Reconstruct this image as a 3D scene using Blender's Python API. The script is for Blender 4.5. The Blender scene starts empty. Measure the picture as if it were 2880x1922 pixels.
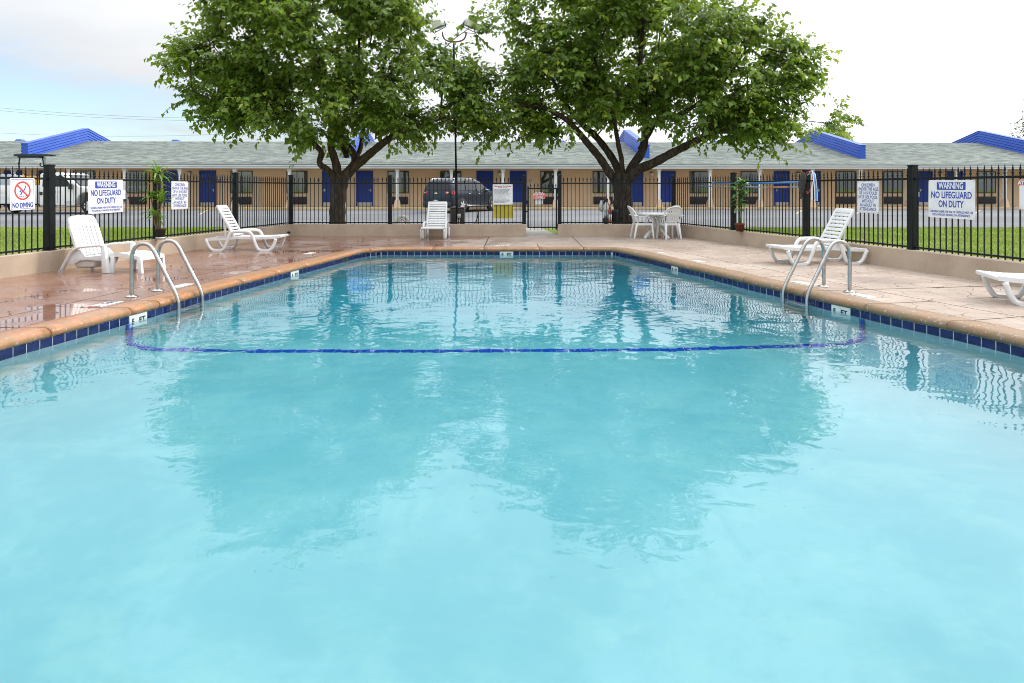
import bpy, bmesh, math, random
import numpy as np
from mathutils import Vector, Matrix

S = bpy.context.scene
COL = S.collection
R = math.radians
random.seed(7)

# ---------------------------------------------------------------- camera, sky, sun, exposure
F_PX, CX, HZ, CAM_Z = 1900.0, 1440.0, 533.0, 1.38      # focal length, centre and horizon in photo pixels
cam = bpy.data.cameras.new('camera')
cam.sensor_width = 36.0
cam.lens = F_PX / 2880.0 * 36.0
cam.shift_y = -(961.0 - HZ) / 2880.0
cam.clip_start, cam.clip_end = 0.05, 4000.0
cam_ob = bpy.data.objects.new('camera', cam)
COL.objects.link(cam_ob)
cam_ob.location = (0, 0, CAM_Z)
cam_ob.rotation_euler = (R(90), 0, 0)
S.camera = cam_ob

SUN_DIR = Vector((0.85, 0.36, 0.72)).normalized()      # towards the sun: ahead and to the right
sun_el = math.asin(SUN_DIR.z)
sun_az = math.atan2(SUN_DIR.x, SUN_DIR.y)
W = bpy.data.worlds.new('World')
S.world = W
W.use_nodes = True
wn, wl = W.node_tree.nodes, W.node_tree.links
bg = wn['Background']
bg.inputs['Strength'].default_value = 0.10
sky = wn.new('ShaderNodeTexSky')
sky.sky_type = 'NISHITA'
sky.sun_disc = False
sky.sun_elevation = sun_el
sky.sun_rotation = sun_az
sky.air_density, sky.dust_density, sky.ozone_density = 1.0, 0.8, 1.2
CLOUD_WHITE, CLOUD_GREY = 15.2, 13.0


def wnode(t, **kw):
    n = wn.new(t)
    for k, v in kw.items():
        setattr(n, k, v)
    return n


def wmath(op, a, b=None, clamp=False):
    n = wnode('ShaderNodeMath', operation=op, use_clamp=clamp)
    for i, v in enumerate((a, b)):
        if v is None:
            continue
        if isinstance(v, (int, float)):
            n.inputs[i].default_value = v
        else:
            wl.new(v, n.inputs[i])
    return n.outputs[0]


tc = wnode('ShaderNodeTexCoord')
sep = wnode('ShaderNodeSeparateXYZ')
wl.new(tc.outputs['Generated'], sep.inputs[0])
zc_ = wmath('ADD', wmath('MAXIMUM', sep.outputs[2], 0.0), 0.13)
comb = wnode('ShaderNodeCombineXYZ')
wl.new(wmath('DIVIDE', sep.outputs[0], zc_), comb.inputs[0])
wl.new(wmath('DIVIDE', sep.outputs[1], zc_), comb.inputs[1])
n1 = wnode('ShaderNodeTexNoise')
n1.inputs['Scale'].default_value = 0.42
n1.inputs['Detail'].default_value = 7.0
n1.inputs['Roughness'].default_value = 0.58
n1.inputs['Distortion'].default_value = 0.25
wl.new(comb.outputs[0], n1.inputs['Vector'])
n2 = wnode('ShaderNodeTexNoise')
n2.inputs['Scale'].default_value = 1.1
n2.inputs['Detail'].default_value = 5.0
wl.new(comb.outputs[0], n2.inputs['Vector'])
# a bank of thin cloud over most of the sky, opening to blue low on the left (away from the sun)
away = wmath('SUBTRACT', 0.34, wmath('ADD', wmath('MULTIPLY', sep.outputs[0], -0.62), wmath('MULTIPLY', sep.outputs[2], -1.7)))
cover = wmath('ADD', wmath('MULTIPLY', wmath('SUBTRACT', n1.outputs[0], 0.5), 2.6), wmath('MULTIPLY', away, 1.9))
cover = wmath('ADD', cover, 0.02)
cr = wnode('ShaderNodeMapRange', interpolation_type='SMOOTHSTEP')
wl.new(cover, cr.inputs[0])
cr.inputs[1].default_value, cr.inputs[2].default_value = 0.05, 0.75
cr.inputs[3].default_value, cr.inputs[4].default_value = 0.12, 1.0
cc = wnode('ShaderNodeMix', data_type='RGBA')
wl.new(wmath('MULTIPLY', wmath('SUBTRACT', n2.outputs[0], 0.3), 2.2, True), cc.inputs[0])
cc.inputs[6].default_value = (CLOUD_GREY * .93, CLOUD_GREY * .985, CLOUD_GREY * 1.06, 1)
cc.inputs[7].default_value = (CLOUD_WHITE, CLOUD_WHITE, CLOUD_WHITE, 1)
sk = wnode('ShaderNodeMix', data_type='RGBA', blend_type='MULTIPLY')
sk.inputs[0].default_value = 1.0
wl.new(sky.outputs[0], sk.inputs[6])
sk.inputs[7].default_value = (1.36, 1.46, 1.55, 1)
mx = wnode('ShaderNodeMix', data_type='RGBA')
wl.new(cr.outputs[0], mx.inputs[0])
wl.new(sk.outputs[2], mx.inputs[6])
# overcast skies are brightest overhead
lift = wmath('ADD', 0.30, wmath('MULTIPLY', wmath('MAXIMUM', sep.outputs[2], 0.0), 0.78))
# and the cloud in front of the veiled sun glows
dt = wnode('ShaderNodeVectorMath', operation='DOT_PRODUCT')
wl.new(tc.outputs['Generated'], dt.inputs[0])
dt.inputs[1].default_value = tuple(SUN_DIR)
lift = wmath('ADD', lift, wmath('MULTIPLY', wmath('POWER', wmath('MAXIMUM', dt.outputs['Value'], 0.0), 1.5), 0.60))
cl = wnode('ShaderNodeVectorMath', operation='SCALE')
wl.new(cc.outputs[2], cl.inputs[0])
wl.new(lift, cl.inputs['Scale'])
wl.new(cl.outputs[0], mx.inputs[7])
wl.new(mx.outputs[2], bg.inputs['Color'])

sun = bpy.data.lights.new('sun', 'SUN')
sun.energy = 1.5
sun.angle = R(10)
sun.color = (1.0, 0.92, 0.80)
sun_ob = bpy.data.objects.new('sun', sun)
COL.objects.link(sun_ob)
sun_ob.location = (20, 10, 30)
sun_ob.rotation_euler = (-SUN_DIR).to_track_quat('-Z', 'Y').to_euler()

S.view_settings.view_transform = 'Standard'
S.view_settings.look = 'None'
S.view_settings.exposure = 0.54
S.view_settings.gamma = 1.0
S.view_settings.use_curve_mapping = False
S.cycles.use_denoising = True
S.cycles.filter_width = 0.95
S.cycles.max_bounces = 14
S.cycles.transmission_bounces = 10
S.cycles.transparent_max_bounces = 24


# ---------------------------------------------------------------- helpers
def at(px, py, Y=None, Z=None):
    """World point seen at a photo pixel, at a given distance Y or height Z."""
    if Y is None:
        Y = F_PX * (CAM_Z - Z) / (py - HZ)
    return Vector(((px - CX) / F_PX * Y, Y, CAM_Z - (py - HZ) / F_PX * Y))


def tag(o, label=None, cat=None, group=None, kind=None):
    if label:
        o['label'] = label
    if cat:
        o['category'] = cat
    if group:
        o['group'] = group
    if kind:
        o['kind'] = kind
    return o


def empty(name, loc=(0, 0, 0), rz=0.0, parent=None):
    o = bpy.data.objects.new(name, None)
    COL.objects.link(o)
    o.location = loc
    o.rotation_euler = (0, 0, rz)
    o.empty_display_size = 0.1
    if parent:
        o.parent = parent
    return o


def mesh_obj(name, me, parent=None, loc=None, rot=None):
    o = bpy.data.objects.new(name, me)
    COL.objects.link(o)
    if parent:
        o.parent = parent
    if loc is not None:
        o.location = loc
    if rot is not None:
        o.rotation_euler = rot
    return o


def frame_from(d, up=Vector((0, 0, 1))):
    d = d.normalized()
    if abs(d.dot(up)) > 0.98:
        up = Vector((0, 1, 0))
    a = d.cross(up).normalized()
    return a, a.cross(d).normalized()


class MB:
    """Collects shapes; build() links them as one mesh object."""

    def __init__(self):
        self.v, self.f, self.s = [], [], []

    def add(self, vs, fs, smooth=False):
        b = len(self.v)
        self.v += [tuple(p) for p in vs]
        self.f += [tuple(b + i for i in q) for q in fs]
        self.s += [smooth] * len(fs)
        return self

    def box(self, lo, hi, M=None):
        x0, y0, z0 = lo
        x1, y1, z1 = hi
        vs = [Vector(p) for p in ((x0, y0, z0), (x1, y0, z0), (x1, y1, z0), (x0, y1, z0), (x0, y0, z1), (x1, y0, z1), (x1, y1, z1), (x0, y1, z1))]
        if M is not None:
            vs = [M @ p for p in vs]
        return self.add(vs, [(3, 2, 1, 0), (4, 5, 6, 7), (0, 1, 5, 4), (1, 2, 6, 5), (2, 3, 7, 6), (3, 0, 4, 7)])

    def cbox(self, c, s, M=None):
        return self.box([c[i] - s[i] / 2 for i in range(3)], [c[i] + s[i] / 2 for i in range(3)], M)

    def beam(self, a, b, w, h, up=Vector((0, 0, 1)), w2=None, h2=None):
        a, b = Vector(a), Vector(b)
        s, u = frame_from(b - a, up)
        w2 = w if w2 is None else w2
        h2 = h if h2 is None else h2
        vs = []
        for p, ww, hh in ((a, w, h), (b, w2, h2)):
            vs += [p - s * ww / 2 - u * hh / 2, p + s * ww / 2 - u * hh / 2, p + s * ww / 2 + u * hh / 2, p - s * ww / 2 + u * hh / 2]
        return self.add(vs, [(0, 1, 2, 3), (7, 6, 5, 4), (0, 4, 5, 1), (1, 5, 6, 2), (2, 6, 7, 3), (3, 7, 4, 0)])

    def tube(self, pts, r, n=8, cap=True, ry=None, up=Vector((0, 0, 1)), fixed=False):
        pts = [Vector(p) for p in pts]
        m = len(pts)
        rs = r if isinstance(r, (list, tuple)) else [r] * m
        vs, fs = [], []
        t = (pts[1] - pts[0])
        s, u = frame_from(t, up)
        for i in range(m):
            t = (pts[min(i + 1, m - 1)] - pts[max(i - 1, 0)])
            if t.length < 1e-9:
                t = Vector((0, 0, 1))
            t.normalize()
            if fixed:
                s = (up - t * up.dot(t)).normalized().cross(t)
                u = t.cross(s) * -1
                u = s.cross(t)
            else:
                s = (s - t * s.dot(t))
                s = s.normalized() if s.length > 1e-6 else frame_from(t, up)[0]
                u = s.cross(t)
            k = 1.0 if ry is None else ry / (rs[i] if rs[i] else 1)
            for j in range(n):
                a = 2 * math.pi * j / n
                vs.append(pts[i] + s * math.cos(a) * rs[i] + u * math.sin(a) * rs[i] * k)
        for i in range(m - 1):
            for j in range(n):
                j2 = (j + 1) % n
                fs.append((i * n + j, i * n + j2, (i + 1) * n + j2, (i + 1) * n + j))
        self.add(vs, fs, n > 4)
        if cap:
            b = len(self.v) - m * n
            self.f += [tuple(b + j for j in reversed(range(n))), tuple(b + (m - 1) * n + j for j in range(n))]
            self.s += [False, False]
        return self

    def prism(self, poly, d0, d1, M):
        """2-D outline in M's x,y plane pulled from d0 to d1 along its z."""
        n = len(poly)
        vs = [M @ Vector((p[0], p[1], d0)) for p in poly] + [M @ Vector((p[0], p[1], d1)) for p in poly]
        fs = [tuple(reversed(range(n))), tuple(range(n, 2 * n))] + [(i, (i + 1) % n, n + (i + 1) % n, n + i) for i in range(n)]
        return self.add(vs, fs)

    def lathe(self, prof, n=16, M=Matrix(), smooth=True):
        vs, fs = [], []
        for (r, z) in prof:
            for j in range(n):
                a = 2 * math.pi * j / n
                vs.append(M @ Vector((r * math.cos(a), r * math.sin(a), z)))
        for i in range(len(prof) - 1):
            for j in range(n):
                j2 = (j + 1) % n
                fs.append((i * n + j, i * n + j2, (i + 1) * n + j2, (i + 1) * n + j))
        self.add(vs, fs, smooth)
        b = len(self.v) - len(prof) * n
        self.f += [tuple(b + j for j in reversed(range(n))), tuple(b + (len(prof) - 1) * n + j for j in range(n))]
        self.s += [False, False]
        return self

    def mesh(self, name, m, bevel=0.0, seg=2):
        me = bpy.data.meshes.new(name)
        me.from_pydata(self.v, [], self.f)
        me.polygons.foreach_set('use_smooth', self.s)
        if bevel > 0:
            bm = bmesh.new()
            bm.from_mesh(me)
            bmesh.ops.recalc_face_normals(bm, faces=bm.faces)
            ed = [e for e in bm.edges if len(e.link_faces) == 2 and e.calc_face_angle(0) > 0.5]
            bmesh.ops.bevel(bm, geom=ed, offset=bevel, segments=seg, affect='EDGES', profile=0.5)
            for f in bm.faces:
                f.smooth = True
            bm.to_mesh(me)
            bm.free()
            try:
                me.set_sharp_from_angle(angle=R(40))
            except Exception:
                pass
        me.materials.append(m)
        me.update()
        return me

    def build(self, name, m, parent=None, loc=None, rot=None, bevel=0.0, seg=2):
        return mesh_obj(name, self.mesh(name, m, bevel, seg), parent, loc, rot)


def copy_tree(o, parent=None):
    c = o.copy()
    COL.objects.link(c)
    if parent is not None:
        c.parent = parent
    for ch in list(o.children):
        copy_tree(ch, c)
    return c


def spline(pts, n=6):
    """Catmull-Rom through points."""
    P = [Vector(p) for p in pts]
    out = []
    for i in range(len(P) - 1):
        p0, p1, p2, p3 = P[max(i - 1, 0)], P[i], P[i + 1], P[min(i + 2, len(P) - 1)]
        for k in range(n):
            t = k / n
            out.append(0.5 * ((2 * p1) + (p2 - p0) * t + (2 * p0 - 5 * p1 + 4 * p2 - p3) * t * t + (3 * p1 - p0 - 3 * p2 + p3) * t ** 3))
    out.append(P[-1])
    return out


def resample(pts, step=None, count=None):
    L = [0.0]
    for a, b in zip(pts, pts[1:]):
        L.append(L[-1] + (b - a).length)
    n = count or max(1, round(L[-1] / step))
    out, i = [], 0
    for k in range(n + 1):
        d = L[-1] * k / n
        while i < len(L) - 2 and L[i + 1] < d:
            i += 1
        t = (d - L[i]) / max(1e-9, L[i + 1] - L[i])
        out.append(pts[i].lerp(pts[i + 1], t))
    return out


def point_on(pts, d):
    for a, b in zip(pts, pts[1:]):
        l = (b - a).length
        if d <= l:
            return a.lerp(b, d / l), (b - a).normalized()
        d -= l
    return pts[-1].copy(), (pts[-1] - pts[-2]).normalized()


def length(pts):
    return sum((b - a).length for a, b in zip(pts, pts[1:]))


def offset2(pts, d):
    """Offset an open 2-D polyline to its left by d."""
    out = []
    for i in range(len(pts)):
        t = (pts[min(i + 1, len(pts) - 1)] - pts[max(i - 1, 0)])
        t = Vector((t.x, t.y)).normalized()
        k = 1.0
        if 0 < i < len(pts) - 1:
            a = (pts[i] - pts[i - 1]).xy.normalized()
            k = 1.0 / max(0.5, t.dot(a))
        out.append(Vector((pts[i].x - t.y * d * k, pts[i].y + t.x * d * k)))
    return out


# ---------------------------------------------------------------- materials
class NT:
    def __init__(self, name):
        self.m = bpy.data.materials.new(name)
        self.m.use_nodes = True
        self.n, self.l = self.m.node_tree.nodes, self.m.node_tree.links
        self.b = self.n['Principled BSDF']
        self.out = self.n['Material Output']
        self.pos = None

    def node(self, t, **kw):
        x = self.n.new(t)
        for k, v in kw.items():
            setattr(x, k, v)
        return x

    def put(self, sock, v):
        if isinstance(v, (int, float)):
            sock.default_value = v
        elif isinstance(v, (tuple, list)):
            sock.default_value = tuple(v) if len(v) == len(sock.default_value) else tuple(v) + (1,)
        else:
            self.l.new(v, sock)

    def P(self, scale=None, obj=False):
        if obj:
            p = self.node('ShaderNodeTexCoord').outputs['Object']
        else:
            p = self.node('ShaderNodeNewGeometry').outputs['Position']
        if scale is not None:
            mp = self.node('ShaderNodeMapping')
            self.l.new(p, mp.inputs[0])
            mp.inputs['Scale'].default_value = scale
            p = mp.outputs[0]
        return p

    def noise(self, scale, detail=4, rough=0.55, vec=None, dist=0.0):
        x = self.node('ShaderNodeTexNoise')
        x.inputs['Scale'].default_value = scale
        x.inputs['Detail'].default_value = detail
        x.inputs['Roughness'].default_value = rough
        x.inputs['Distortion'].default_value = dist
        self.l.new(vec if vec is not None else self.P(), x.inputs['Vector'])
        return x.outputs[0]

    def math(self, op, a, b=0.0, clamp=False):
        x = self.node('ShaderNodeMath', operation=op, use_clamp=clamp)
        self.put(x.inputs[0], a)
        self.put(x.inputs[1], b)
        return x.outputs[0]

    def ramp(self, v, a, b, lo=0.0, hi=1.0, smooth=True):
        x = self.node('ShaderNodeMapRange', interpolation_type='SMOOTHSTEP' if smooth else 'LINEAR')
        self.put(x.inputs[0], v)
        for i, k in enumerate((a, b, lo, hi)):
            x.inputs[i + 1].default_value = k
        return x.outputs[0]

    def mix(self, f, a, b, mode='MIX'):
        x = self.node('ShaderNodeMix', data_type='RGBA', blend_type=mode)
        self.put(x.inputs[0], f)
        self.put(x.inputs[6], a)
        self.put(x.inputs[7], b)
        return x.outputs[2]

    def bump(self, h, dist, strength=1.0, prev=None):
        x = self.node('ShaderNodeBump')
        x.inputs['Strength'].default_value = strength
        x.inputs['Distance'].default_value = dist
        self.put(x.inputs['Height'], h)
        if prev is not None:
            self.l.new(prev, x.inputs['Normal'])
        return x.outputs[0]

    def set(self, **kw):
        names = dict(color='Base Color', rough='Roughness', metal='Metallic', spec='Specular IOR Level', normal='Normal', coat='Coat Weight', alpha='Alpha', trans='Transmission Weight', coat_rough='Coat Roughness')
        for k, v in kw.items():
            self.put(self.b.inputs[names[k]], v)
        return self


def mat(name, c, rough=0.5, metal=0.0, spec=0.5, c2=None, ns=6.0, lo=0.35, hi=0.65, bs=0.0, bd=0.0, coat=0.0, rvar=0.0, obj=False):
    t = NT(name)
    t.set(color=c, rough=rough, metal=metal, spec=spec, coat=coat)
    if c2 is not None:
        t.set(color=t.mix(t.ramp(t.noise(ns, 5, vec=t.P(obj=obj)), lo, hi), c, c2))
    if rvar:
        t.set(rough=t.math('ADD', rough - rvar, t.math('MULTIPLY', t.noise(ns * .7, 4), rvar * 2)))
    if bd:
        t.set(normal=t.bump(t.noise(bs, 5), bd))
    return t.m


M_ = {}
M_['black'] = mat('black_metal', (.006, .008, .010), .5, 0, .22, (.010, .012, .014), 9)
M_['white'] = mat('white_resin', (.71, .715, .715), .34, 0, .5, (.62, .62, .60), 5, .48, .75)
M_['white_old'] = mat('weathered_resin', (.72, .72, .69), .45, 0, .4, (.60, .58, .53), 7, .45, .75)
M_['steel'] = mat('stainless', (.50, .51, .51), .22, 1.0, .5, (.42, .42, .41), 14, rvar=.06)
M_['stucco'] = mat('stucco', (.47, .375, .285), .85, 0, .2, (.39, .305, .235), 1.6, .35, .7, 55, .004)
M_['mwall'] = mat('motel_stucco', (.78, .565, .375), .85, 0, .2, (.72, .51, .335), .7, .3, .7, 30, .004)
M_['door'] = mat('blue_door', (.008, .042, .32), .42, 0, .4, (.007, .035, .27), 1.5)
M_['fin'] = mat('blue_sheet_metal', (.026, .095, .48), .4, 0, .4, (.022, .082, .43), 1.2)
M_['sill'] = mat('dark_frame', (.03, .03, .032), .45)
M_['fascia'] = mat('fascia', (.66, .68, .70), .5, 0, .4, (.58, .60, .62), .6)
M_['col'] = mat('column_paint', (.74, .73, .70), .5)
M_['colbase'] = mat('column_base', (.62, .45, .33), .8)
M_['plate'] = mat('kick_plate', (.55, .50, .42), .4, .5)
M_['ac'] = mat('ac_grille', (.022, .02, .028), .5)
M_['curb'] = mat('curb_paint', (.66, .46, .22), .75, 0, .3, (.42, .33, .22), 1.4, .45, .8)
M_['conc'] = mat('concrete', (.42, .40, .36), .8, 0, .3, (.33, .31, .28), 2.2, bs=40, bd=.003)
M_['lamp'] = mat('lamp_glass', (.75, .72, .62), .3)
M_['signw'] = mat('sign_white', (.78, .80, .82), .35, 0, .5, (.70, .72, .74), 6)
M_['signb'] = mat('sign_blue', (.03, .07, .38), .4)
M_['signr'] = mat('sign_red', (.62, .06, .06), .4)
M_['yellow'] = mat('yellow_board', (.55, .46, .035), .5, 0, .4, (.48, .40, .03), 5)
M_['ink'] = mat('black_ink', (.015, .02, .03), .5)
M_['rubber'] = mat('rubber', (.016, .016, .017), .75)
M_['rim'] = mat('alloy_rim', (.66, .67, .69), .3, .35)
M_['terra'] = mat('terracotta', (.15, .035, .018), .7, 0, .3, (.10, .025, .015), 20)
M_['blackpot'] = mat('black_pot', (.02, .018, .018), .4)
M_['joint'] = mat('dark_joint', (.03, .02, .017), .9)
M_['soil'] = mat('soil', (.20, .075, .03), .95, c2=(.10, .04, .02), ns=60)
M_['cane'] = mat('cane', (.20, .13, .07), .8, c2=(.12, .08, .045), ns=30)
M_['orange'] = mat('orange_plastic', (.75, .09, .015), .45)
M_['blueplastic'] = mat('blue_pole', (.06, .22, .55), .35)
M_['polegrey'] = mat('grey_pole', (.20, .30, .36), .4)
M_['poletan'] = mat('tan_pole', (.48, .22, .08), .45)
M_['redrope'] = mat('red_rope', (.55, .05, .09), .7)
M_['cabinet'] = mat('brown_cabinet', (.035, .024, .022), .5, c2=(.045, .03, .026), ns=3)
M_['galv'] = mat('galvanised', (.50, .51, .50), .42, .7, c2=(.40, .41, .41), ns=9)
M_['rust'] = mat('rusty_pipe', (.20, .085, .055), .8, c2=(.12, .06, .05), ns=12)
M_['wood'] = mat('weathered_pole', (.22, .17, .13), .9)
M_['drain'] = mat('drain_lid', (.13, .14, .15), .5, c2=(.10, .11, .12), ns=12)
M_['markerw'] = mat('marker_tile', (.74, .76, .72), .2, 0, .5, (.62, .66, .62), 9)
M_['stencil'] = mat('stencil_paint', (.80, .80, .78), .5)
M_['line'] = mat('faded_line', (.55, .46, .26), .8, c2=(.32, .29, .22), ns=5)
M_['skin'] = mat('skin', (.26, .13, .085), .5)
M_['shirt'] = mat('shirt', (.42, .55, .78), .9)
M_['trousers'] = mat('trousers', (.40, .33, .25), .9)
M_['hair'] = mat('hair', (.02, .015, .012), .6)
M_['truck'] = mat('truck_white', (.80, .80, .79), .22, 0, .5, (.66, .64, .60), 1.3, .5, .85, coat=.5)
M_['suv'] = mat('suv_paint', (.022, .028, .042), .28, .25, .3, coat=.25)
M_['suvlow'] = mat('suv_lower', (.03, .032, .036), .5)
M_['chrome'] = mat('chrome', (.8, .8, .8), .12, 1.0)
M_['tail'] = mat('tail_lamp', (.50, .012, .012), .12, coat=.6)
M_['reverse'] = mat('reverse_lamp', (.75, .55, .45), .15)
M_['ycan'] = mat('yellow_can', (.75, .42, .02), .4)
M_['greybox'] = mat('tool_box', (.45, .50, .56), .45, .3)


def glass_mat(name, tint, refl=1.0):
    t = NT(name)
    t.n.remove(t.b)
    fr = t.node('ShaderNodeFresnel')
    fr.inputs['IOR'].default_value = 1.5
    tr = t.node('ShaderNodeBsdfTransparent')
    tr.inputs[0].default_value = tint + (1,)
    gl = t.node('ShaderNodeBsdfGlossy')
    gl.inputs['Roughness'].default_value = 0.02
    mxs = t.node('ShaderNodeMixShader')
    t.l.new(t.math('ADD', t.math('MULTIPLY', fr.outputs[0], 1.4), .08 * refl, True), mxs.inputs[0])
    t.l.new(tr.outputs[0], mxs.inputs[1])
    t.l.new(gl.outputs[0], mxs.inputs[2])
    t.l.new(mxs.outputs[0], t.out.inputs[0])
    return t.m


M_['glass'] = glass_mat('window_glass', (.72, .76, .74))
M_['carglass'] = mat('car_glass', (.008, .012, .018), .05, 0, .45)


def curtain_mat():
    t = NT('curtain_cloth')
    w = t.node('ShaderNodeTexWave')
    w.inputs['Scale'].default_value = 4.0
    w.inputs['Distortion'].default_value = 1.5
    t.l.new(t.P((1, 1, .04)), w.inputs['Vector'])
    t.set(color=t.mix(w.outputs[1], (.26, .27, .23), (.42, .42, .36)), rough=.9)
    return t.m


M_['curtain'] = curtain_mat()


def tile_mat():
    t = NT('glazed_tile')
    nz = t.noise(7, 5, vec=t.P((1, 1, 3)))
    t.set(color=t.mix(t.ramp(nz, .3, .7), (.003, .006, .050), (.008, .016, .110)), rough=.14, spec=.4,
          normal=t.bump(t.noise(26, 3), .0012))
    return t.m


M_['tile'] = tile_mat()
M_['line_tile'] = mat('line_tile', (.015, .045, .42), .25, 0, .5, (.03, .075, .55), 9)
M_['flood'] = mat('flood_grey', (.50, .52, .53), .45, 0, .5, (.42, .44, .45), 9)


def shingle_mat():
    t = NT('asphalt_shingle')
    br = t.node('ShaderNodeTexBrick')
    br.inputs['Scale'].default_value = 1.0
    br.inputs['Brick Width'].default_value = .42
    br.inputs['Row Height'].default_value = .155
    br.inputs['Mortar Size'].default_value = .006
    br.inputs['Color1'].default_value = (.165, .19, .18, 1)
    br.inputs['Color2'].default_value = (.41, .45, .425, 1)
    br.inputs['Mortar'].default_value = (.13, .14, .13, 1)
    t.l.new(t.P((1, 1, 1), obj=True), br.inputs['Vector'])
    big = t.ramp(t.noise(.35, 4, vec=t.P((.4, 1.5, 1))), .3, .75)
    c = t.mix(big, br.outputs[0], (.29, .32, .30), 'MIX')
    c = t.mix(.28, br.outputs[0], c)
    c = t.mix(t.math('MULTIPLY', t.noise(28, 3), .5), c, (.12, .13, .115))
    t.set(color=c, rough=.92, spec=.2, normal=t.bump(t.noise(60, 3), .004))
    return t.m


M_['roof'] = shingle_mat()


def asphalt_mat():
    t = NT('asphalt')
    big = t.noise(.22, 5, vec=t.P((.35, 1.2, 1)), dist=.3)
    fine = t.noise(45, 3)
    c = t.mix(t.ramp(big, .3, .7), (.105, .11, .122), (.165, .17, .182))
    c = t.mix(t.ramp(fine, .35, .75, 0, .4), c, (.30, .30, .30))
    vo = t.node('ShaderNodeTexVoronoi', feature='DISTANCE_TO_EDGE')
    vo.inputs['Scale'].default_value = .30
    wob = t.node('ShaderNodeVectorMath', operation='ADD')
    nzc = t.node('ShaderNodeTexNoise')
    nzc.inputs['Scale'].default_value = .8
    t.l.new(t.P(), nzc.inputs['Vector'])
    t.l.new(t.P((.45, 1.3, 1)), wob.inputs[0])
    t.l.new(nzc.outputs['Color'], wob.inputs[1])
    t.l.new(wob.outputs[0], vo.inputs['Vector'])
    c = t.mix(t.ramp(vo.outputs['Distance'], .0, .007, .6, 0), c, (.06, .06, .064))
    t.set(color=c, rough=.85, spec=.3, normal=t.bump(fine, .006))
    return t.m


M_['asphalt'] = asphalt_mat()


def lawn_mat(name, a, b, dry):
    t = NT(name)
    n1_ = t.noise(.8, 5)
    n2_ = t.noise(22, 3)
    c = t.mix(t.ramp(n1_, .3, .7), a, b)
    c = t.mix(t.ramp(n2_, .35, .75, 0, .55), c, dry)
    t.set(color=c, rough=.9, spec=.15, normal=t.bump(t.noise(40, 3), .03))
    return t.m


M_['lawn'] = lawn_mat('lawn_turf', (.175, .26, .04), (.235, .33, .06), (.31, .35, .11))
M_['blade'] = lawn_mat('grass_blade', (.27, .385, .06), (.36, .46, .10), (.46, .50, .20))


def deck_mat():
    t = NT('stamped_concrete')
    p = t.P()
    nzc = t.node('ShaderNodeTexNoise')
    nzc.inputs['Scale'].default_value = 2.6
    nzc.inputs['Detail'].default_value = 3
    t.l.new(p, nzc.inputs['Vector'])
    sc = t.node('ShaderNodeVectorMath', operation='SCALE')
    t.l.new(nzc.outputs['Color'], sc.inputs[0])
    sc.inputs['Scale'].default_value = .28
    ad = t.node('ShaderNodeVectorMath', operation='ADD')
    t.l.new(p, ad.inputs[0])
    t.l.new(sc.outputs[0], ad.inputs[1])
    vo = t.node('ShaderNodeTexVoronoi', feature='DISTANCE_TO_EDGE')
    vo.inputs['Scale'].default_value = 2.5
    t.l.new(ad.outputs[0], vo.inputs['Vector'])
    vc = t.node('ShaderNodeTexVoronoi', feature='F1')
    vc.inputs['Scale'].default_value = 2.5
    t.l.new(ad.outputs[0], vc.inputs['Vector'])
    sx = t.node('ShaderNodeSeparateXYZ')
    t.l.new(p, sx.inputs[0])
    blot = t.noise(.9, 5, .6, dist=.4)
    fine = t.noise(9, 5, .65)
    # wet side: the deck left of the pool has just been hosed, drying towards the right
    wet = t.ramp(t.math('ADD', t.math('MULTIPLY', sx.outputs[0], -.16), t.math('MULTIPLY', t.math('SUBTRACT', t.noise(.7, 5, .6), .5), 2.2)), -.15, .42)
    dry_c = t.mix(t.ramp(blot, .3, .7), (.335, .265, .215), (.46, .39, .33))
    dry_c = t.mix(t.ramp(fine, .46, .70, 0, .6), dry_c, (.34, .215, .15))
    dry_c = t.mix(t.math('MULTIPLY', vc.outputs['Color'], .18), dry_c, (.36, .25, .20))
    wet_c = t.mix(t.ramp(blot, .3, .7), (.21, .095, .058), (.28, .175, .14))
    wet_c = t.mix(t.ramp(fine, .4, .75, 0, .7), wet_c, (.26, .095, .045))
    c = t.mix(wet, dry_c, wet_c)
    seam = t.ramp(vo.outputs['Distance'], .0, .011, 1, 0)
    seam = t.math('MULTIPLY', seam, t.ramp(t.noise(2.2, 3), .36, .52))
    c = t.mix(t.math('MULTIPLY', seam, .5), c, (.12, .08, .065))
    pud = t.ramp(t.noise(1.1, 4, .55), .40, .62)
    rw = t.math('ADD', .05, t.math('MULTIPLY', pud, .12))
    t.set(color=c, rough=t.mix(wet, (.62, .62, .62), rw), spec=t.mix(wet, (.3, .3, .3), (.62, .62, .62)))
    h = t.math('SUBTRACT', t.math('ADD', t.math('MULTIPLY', t.noise(8, 8, .68), .8), t.math('MULTIPLY', vc.outputs['Color'], .25)), t.math('MULTIPLY', seam, .7))
    bm_ = t.node('ShaderNodeBump')
    t.l.new(h, bm_.inputs['Height'])
    bm_.inputs['Distance'].default_value = .026
    t.l.new(t.math('SUBTRACT', 1.0, t.math('MULTIPLY', wet, t.math('SUBTRACT', 1.0, t.math('MULTIPLY', pud, .85)))), bm_.inputs['Strength'])
    t.l.new(bm_.outputs[0], t.b.inputs['Normal'])
    return t.m


M_['deck'] = deck_mat()


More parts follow.
